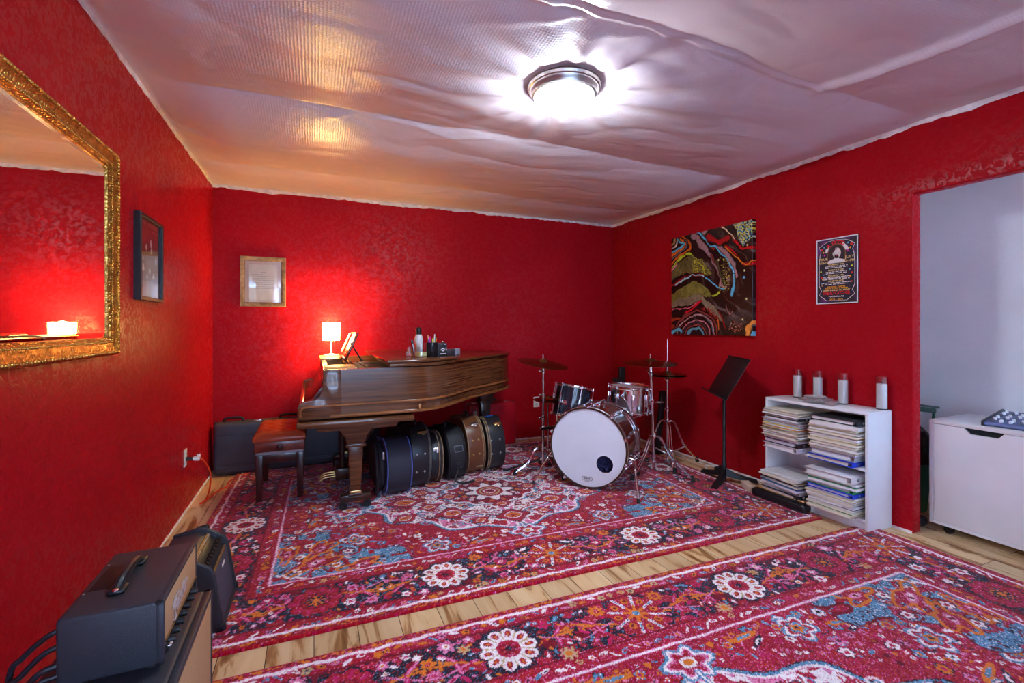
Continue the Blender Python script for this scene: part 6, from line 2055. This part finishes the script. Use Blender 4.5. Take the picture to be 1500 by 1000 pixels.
def mixer():
    t = thing('audio_mixer', 'blue-grey audio mixer with white knobs on the white cabinet', 'mixer', (3.64, 1.235, .672), R(4))
    bl = mat('blue_grey_metal', srgb(92, 106, 150), .45)
    b = MB(); b.prism([(-.15, .006), (-.145, .024), (.13, .062), (.15, .056), (.15, .006)], -.14, .14, 'xz', bev=.004)
    b.build('body', bl, t)
    ec = mat('near_black_plastic', (.03, .03, .04), .4)
    for y in (-.142, .142): MB().prism([(-.158, .002), (-.156, .030), (.13, .072), (.158, .064), (.158, .002)], y - .006, y + .006, 'xz', bev=.004).build('end_cheek', ec, t)
    wk = mat('white_knob', (.76, .80, .84), .4)
    gk = mat('grey_slot', (.10, .11, .15), .5)
    s = (.062 - .024) / .275
    rot = Euler((0, -math.atan(s), 0))
    for i in range(6):
        for j in range(7):
            x = -.120 + i * .042; y = -.115 + j * .038
            z = .024 + (x + .145) * s
            k = MB()
            if i == 0: k.box((x, y, z + .007), (.024, .014, .014), .003, 2, rot)
            else: k.cyl((x, y, z), (x - .002, y, z + .014), .0085, .007, 12)
            k.build('knob', wk if (i + j) % 3 else gk, t)
mixer()

def bin_():
    bx, by = 3.60, 1.82
    t = thing('waste_bin', 'green waste bin with a raised lid, behind the red door jamb', 'bin', (bx, by, 0))
    gm = mat('dark_green_plastic', srgb(16, 100, 66), .4)
    b = MB(); b.lathe([(0, .02), (.13, .02), (.135, .03), (.165, .40), (.160, .40), (.128, .035), (0, .03)], 4, Matrix.Rotation(R(45), 4, 'Z')); b._bevel(b.bm.verts, .012, 2)
    b.build('tub', gm, t)
    b = MB(); b.box((.0, .0, .725), (.26, .30, .014), .006, 2, Euler((0, R(8), 0))); b.box((.0, -.02, .70), (.22, .24, .03), .006, 2, Euler((0, R(8), 0))); b.build('lid', mat('dark_green_lid', srgb(10, 44, 34), .35), t)
    MB().cyl((.13, .13, .38), (.12, .13, .70), .008, seg=8).build('lid_bracket', gm, t); MB().cyl((.13, -.10, .38), (.12, -.12, .70), .008, seg=8).build('lid_bracket', gm, t)
    b = MB(); b.box((-.118, -.05, .26), (.004, .05, .05), .001); b.build('label', mat('white_label', (.6, .65, .65), .5), t)
    # black bag bulging out of it
    t2 = thing('rubbish_bag', 'shiny black rubbish bag bulging out of the green bin', 'bag', (bx, by, .40))
    th = np.linspace(0, 2 * np.pi, 60); ph = np.linspace(-.2, np.pi / 2, 30)
    T, Pp = np.meshgrid(th, ph)
    rad = 1 + .10 * fbm(np.cos(T) * 3 + 5, np.sin(T) * 3 + Pp * 3, 3, 7)
    grid_mesh('bag', .155 * rad * np.cos(Pp) * np.cos(T), .155 * rad * np.cos(Pp) * np.sin(T), .235 * rad * np.sin(Pp) , material=mat('black_bin_liner', (.010, .010, .014), .22, bump=.7, bscale=16, bdist=.01), parent=t2)
bin_()
t = thing('black_bag', 'black bag with a white strap on the hall floor beside the cabinet', 'bag', (3.44, 1.70, 0), R(-6))
b = MB(); b.box((0, 0, .032), (.11, .16, .062), .024, 3); b.build('body', mat('black_canvas', (.014, .014, .018), .7, bump=.6, bscale=30, bdist=.006), t)
b = MB(); b.box((-.048, -.01, .050), (.010, .15, .006), .002, 2, Euler((R(20), R(30), 0))); b.build('white_strap', PAPER, t)

# ------------------------------------------------------------------ orange cord at the left wall
ORC = mat('orange_cord', srgb(230, 62, 24), .45)
t = thing('power_plug', 'black power plug pushed into the wall outlet', 'plug', (XL, 3.69, .352), R(90))
MB().cyl((0, -.0095, 0), (0, -.045, -.002), .014, .009, 12).build('body', BLACK, t)
t = thing('plug_adapter', 'white plug splitter on the end of the black plug', 'plug', (XL + .045, 3.69, .350), R(90))
b = MB(); b.box((0, -.018, 0), (.03, .034, .024), .004); b.box((.014, -.03, .01), (.012, .02, .03), .003); b.box((-.012, -.028, -.004), (.012, .026, .02), .003); b.build('body', WPLASTIC, t)
cable('extension_cord', 'orange extension cord dropping from the wall outlet to the floor',
      [(XL + .078, 3.69, .350), (XL + .105, 3.70, .325), (XL + .135, 3.74, .23), (XL + .12, 3.80, .10), (XL + .085, 3.87, .010), (XL + .065, 3.80, .006), (XL + .09, 3.86, .006), (XL + .135, 4.06, .006), (XL + .185, 4.14, .006), (XL + .17, 4.24, .006), (XL + .21, 4.36, .006), (XL + .3, 4.40, .018)], .0055, ORC)
# ================================================================== amplifiers in the left foreground
TOLEX = mat('black_tolex', (.026, .028, .036), .40, bump=.5, bscale=480, bdist=.0015)
def cloth_mat(name, c1, c2, sc=520):
    m = mat(name, c1, .7)
    nt = m.node_tree; N = nt.nodes; L = nt.links; b = N['Principled BSDF']
    tc = N.new('ShaderNodeTexCoord'); ck = N.new('ShaderNodeTexChecker'); ck.inputs['Scale'].default_value = sc
    ck.inputs['Color1'].default_value = (*c1, 1); ck.inputs['Color2'].default_value = (*c2, 1)
    L.new(tc.outputs['Object'], ck.inputs['Vector']); L.new(ck.outputs[0], b.inputs['Base Color'])
    bp = N.new('ShaderNodeBump'); bp.inputs['Strength'].default_value = .5; bp.inputs['Distance'].default_value = .001
    L.new(ck.outputs['Fac'], bp.inputs['Height']); L.new(bp.outputs[0], b.inputs['Normal'])
    return m
WHEAT = cloth_mat('wheat_grille_cloth', srgb(206, 168, 124), srgb(150, 112, 76))
GREYG = cloth_mat('grey_grille_cloth', srgb(92, 88, 104), srgb(48, 46, 58), 480)
GILT = mat('gold_panel', srgb(150, 116, 70), .4, .6)

def amp_head():
    x0, x1, y0, y1, z0, z1 = -.512, -.318, 1.300, 1.625, .452, .600
    cx, cy = (x0 + x1) / 2, (y0 + y1) / 2
    t = thing('guitar_amplifier', 'black guitar amp head with a wheat grille and script badge, on the speaker cabinet', 'amplifier', (cx, cy, 0), R(0))
    dx, dy, h = x1 - x0, y1 - y0, z1 - z0
    # cabinet shell: open front built from five padded panels in one sleeve
    b = MB()
    b.box((-.004, 0, (z0 + z1) / 2), (dx - .008, dy, h), .008, 3)
    b.box((dx / 2 - .010, 0, z1 - .005), (.020, dy, .010), .0045, 2); b.box((dx / 2 - .010, 0, z0 + .005), (.020, dy, .010), .0045, 2)
    for s in (-1, 1): b.box((dx / 2 - .010, s * (dy / 2 - .005), (z0 + z1) / 2), (.020, .010, h), .0045, 2)
    b.build('shell', TOLEX, t)
    fx = dx / 2 - .0045
    b = MB(); b.box((fx, 0, z1 - .010 - .044), (.006, dy - .020, .088), .001); g = b.build('grille', WHEAT, t)
    b = MB(); b.box((fx - .004, 0, z0 + .012 + .018), (.006, dy - .024, .040), .001); b.build('control_panel', mat('black_panel', (.012, .012, .013), .35), t)
    b = MB(); b.tube([(fx + .004, y, z1 - .099) for y in (-dy / 2 + .012, dy / 2 - .012)], .0025, 6); b.build('grille_piping', GILT, t)
    for k in range(7):
        y = -dy / 2 + .045 + k * .036
        b = MB(); b.cyl((fx, y, z0 + .032), (fx + .018, y, z0 + .032), .0095, .008, 14); b.cyl((fx, y, z0 + .032), (fx + .003, y, z0 + .032), .012, seg=14); b.build('knob', BLACK, t)
    for y in (-dy / 2 + .022, -dy / 2 + .032): MB().cyl((fx, y, z0 + .030), (fx + .014, y, z0 + .030), .003, seg=8).build('switch', CHROME, t)
    # script badge made of pen strokes
    bm_ = mat('silver_badge', (.72, .72, .74), .3, .6)
    m = Matrix.Translation((fx + .0045, -.022, z1 - .062)) @ Matrix.Rotation(R(90), 4, 'Z') @ Matrix.Rotation(R(90), 4, 'X') @ Matrix.Rotation(R(8), 4, 'Z')
    text_mesh('script_badge', 'Fender', .050, bm_, g, m, bold=.0012, shear=.35, depth=.0012, width=.125)
    b = MB(); b.tube([m @ Vector((x, y, .001)) for x, y in ((-.07, .014), (-.055, .026), (-.03, .027), (-.012, .022))], .0022, 6, smooth=4); b.tube([m @ Vector((x, y, .001)) for x, y in ((-.045, -.014), (-.058, -.024), (-.066, -.018))], .002, 6, smooth=4)
    b.build('badge_flourish', bm_, g)
    # strap handle on top
    b = MB(); b.tube([(-.02, -.075, z1 + .004), (-.018, -.066, z1 + .010), (-.016, -.045, z1 + .020), (-.015, 0, z1 + .024), (-.015, .045, z1 + .020), (-.013, .066, z1 + .010), (-.012, .075, z1 + .004)], .0105, 10, smooth=4)
    hd = b.build('strap_handle', mat('black_rubber_handle', (.014, .015, .019), .35), t)
    for y in (-.072, .072):
        b = MB(); b.box((-.016, y, z1 + .005), (.034, .040, .012), .006, 3); b.sphere((-.016, y + (.012 if y > 0 else -.012), z1 + .011), .006, (1, 1, .5), 10, 6); b.build('handle_bracket', BLACK, t)
    b = MB(); b.sphere((-.016, -.088, z1 + .010), .007, (1, 1, .6), 10, 6); b.build('handle_screw', CHROME, hd)
    b = MB(); b.box((-.052, .015, z1 - .001), (.060, .13, .003), .001); v = b.build('vent_plate', mat('black_perforated_steel', (.008, .008, .010), .35, .5, bump=.8, bscale=500, bdist=.002), t)
    b = MB()
    for sx in (-1, 1):
        for sy in (-1, 1): b.sphere((-.052 + sx * .034, .015 + sy * .073, z1 + .0005), .003, (1, 1, .6), 8, 5)
    b.build('vent_screws', STEEL, v)
    for sx in (-1, 1):
        for sy in (-1, 1):
            b = MB(); b.cyl((sx * (dx / 2 - .03), sy * (dy / 2 - .03), z0 - .0125), (sx * (dx / 2 - .03), sy * (dy / 2 - .03), z0 + .002), .012, .014, 14); b.build('foot', RUBBER, t)
amp_head()

def speaker_cab():
    x0, x1, y0, y1, z0, z1 = -.575, -.283, 1.18, 1.652, .0275, .438
    cx, cy = (x0 + x1) / 2, (y0 + y1) / 2
    t = thing('speaker_cabinet', 'black guitar speaker cabinet with a wheat grille, under the amp head', 'speaker cabinet', (cx, cy, 0))
    dx, dy, h = x1 - x0, y1 - y0, z1 - z0
    b = MB(); b.box((-.008, 0, (z0 + z1) / 2), (dx - .016, dy, h), .012, 3)
    for s in (-1, 1):
        b.box((dx / 2 - .010, s * (dy / 2 - .009), (z0 + z1) / 2), (.020, .018, h), .004); b.box((dx / 2 - .010, 0, (z0 + z1) / 2 + s * (h / 2 - .009)), (.020, dy, .018), .004)
    b.build('shell', TOLEX, t)
    b = MB(); b.box((dx / 2 - .007, 0, (z0 + z1) / 2), (.010, dy - .034, h - .034), .001); b.build('grille', WHEAT, t)
    for s in (-1, 1):
        for q in (-1, 1): MB().cyl((s * (dx / 2 - .04), q * (dy / 2 - .04), .0128), (s * (dx / 2 - .04), q * (dy / 2 - .04), z0 + .002), .014, seg=14).build('foot', RUBBER, t)
speaker_cab()

def combo():
    # small practice amp leaning back behind the cabinet
    dy, h, dx = .335, .320, .20
    t = thing('practice_amp', 'small black combo amp with a grey grille tilted back beside the rug', 'amplifier', (-.330, 2.335, .0125), 0, rot=(0, R(-9), 0))
    b = MB()
    prof = [(-dx, 0), (-.014, 0), (-.014, .218), (-.072, .298), (-.085, .306), (-.105, h - .004), (-dx, h - .004)]
    b.prism(prof, -dy / 2 + .012, dy / 2 - .012, 'xz', bev=.004)
    side = [(-dx, 0), (-.004, 0), (.002, .03), (.002, .23), (-.008, .262), (-.075, h + .004), (-.10, h + .010), (-dx, h + .004)]
    for s in (-1, 1): b.prism(side, s * (dy / 2 - .022), s * dy / 2, 'xz', bev=.007, seg=3)
    b.span(-.030, .0, -dy / 2 + .02, dy / 2 - .02, 0, .020, .006)
    b.build('shell', TOLEX, t)
    b = MB(); b.box((-.012, 0, .122), (.008, dy - .042, .200), .002); g = b.build('grille', GREYG, t)
    b = MB(); b.box((-.0075, .035, .185), (.003, .050, .011), .001); b.build('badge', mat('pale_badge', (.8, .78, .78), .4), g)
    # control panel on the slope between (-.014,.218) and (-.072,.298)
    p0, p1 = Vector((-.014, 0, .220)), Vector((-.070, 0, .296))
    e = (p1 - p0).normalized(); nn = Vector((e.z, 0, -e.x))
    th = math.atan2(p1.z - p0.z, p1.x - p0.x)
    Q = lambda f, y, o: p0 + (p1 - p0) * f + nn * o + Vector((0, y, 0))
    rot = Euler((0, -th, 0))
    b = MB(); b.box(Q(.46, 0, .001), (.070, dy - .046, .004), .001, 2, rot); b.build('control_panel', mat('dark_panel', (.018, .016, .020), .35), t)
    b = MB(); b.box(Q(.93, 0, .002), (.018, dy - .046, .005), .001, 2, rot); b.build('gold_strip', GILT, t)
    b = MB(); b.box(Q(.0, 0, .002), (.010, dy - .046, .006), .001, 2, rot); b.build('gold_strip', GILT, t)
    b = MB()
    for k in range(16): b.sphere(Q(.93, -dy / 2 + .035 + k * .0176, .005), .0022, (1, 1, 1), 6, 4)
    b.build('printed_marks', PAPER, t)
    for k in range(8):
        y = -dy / 2 + .050 + k * .034
        b = MB(); p = Q(.45, y, .002)
        b.cyl(p, p + nn * .018, .0115, .009, 14); b.build('knob', BLACK, t)
    for s in (-1, 1):
        b = MB(); b.box((-.088, s * (dy / 2 - .004), h - .004), (.050, .020, .030), .008, 3); b.build('corner_cap', BLACK, t); b = MB(); b.box((-.014, s * (dy / 2 - .004), .016), (.040, .020, .032), .008, 3); b.build('corner_cap', BLACK, t)
combo()

CAB = mat('black_cable', (.012, .014, .020), .35)
def drop(name, label, y, z, x1, zk, r):
    cable(name, label, [(-.505, y, z), (-.545, y - .005, z - .008), (x1 + .022, y - .01, z - .045), (x1, y - .012, zk), (x1 - .006, y - .015, .25), (x1 + .004, y - .03, .06), (x1 + .03, y - .07, .008)], r, CAB)
drop('amp_cable', 'upper black cable arching from the back of the amp head', 1.372, .548, -.612, .46, .0062)
drop('amp_cable', 'middle black cable arching from the back of the amp head', 1.352, .520, -.606, .44, .0062)
drop('amp_cable', 'lower black cable with a thick plug behind the amp head', 1.325, .492, -.598, .42, .0068)
drop('amp_cable', 'lowest thin black cable hanging behind the amp head', 1.308, .478, -.586, .40, .0055)
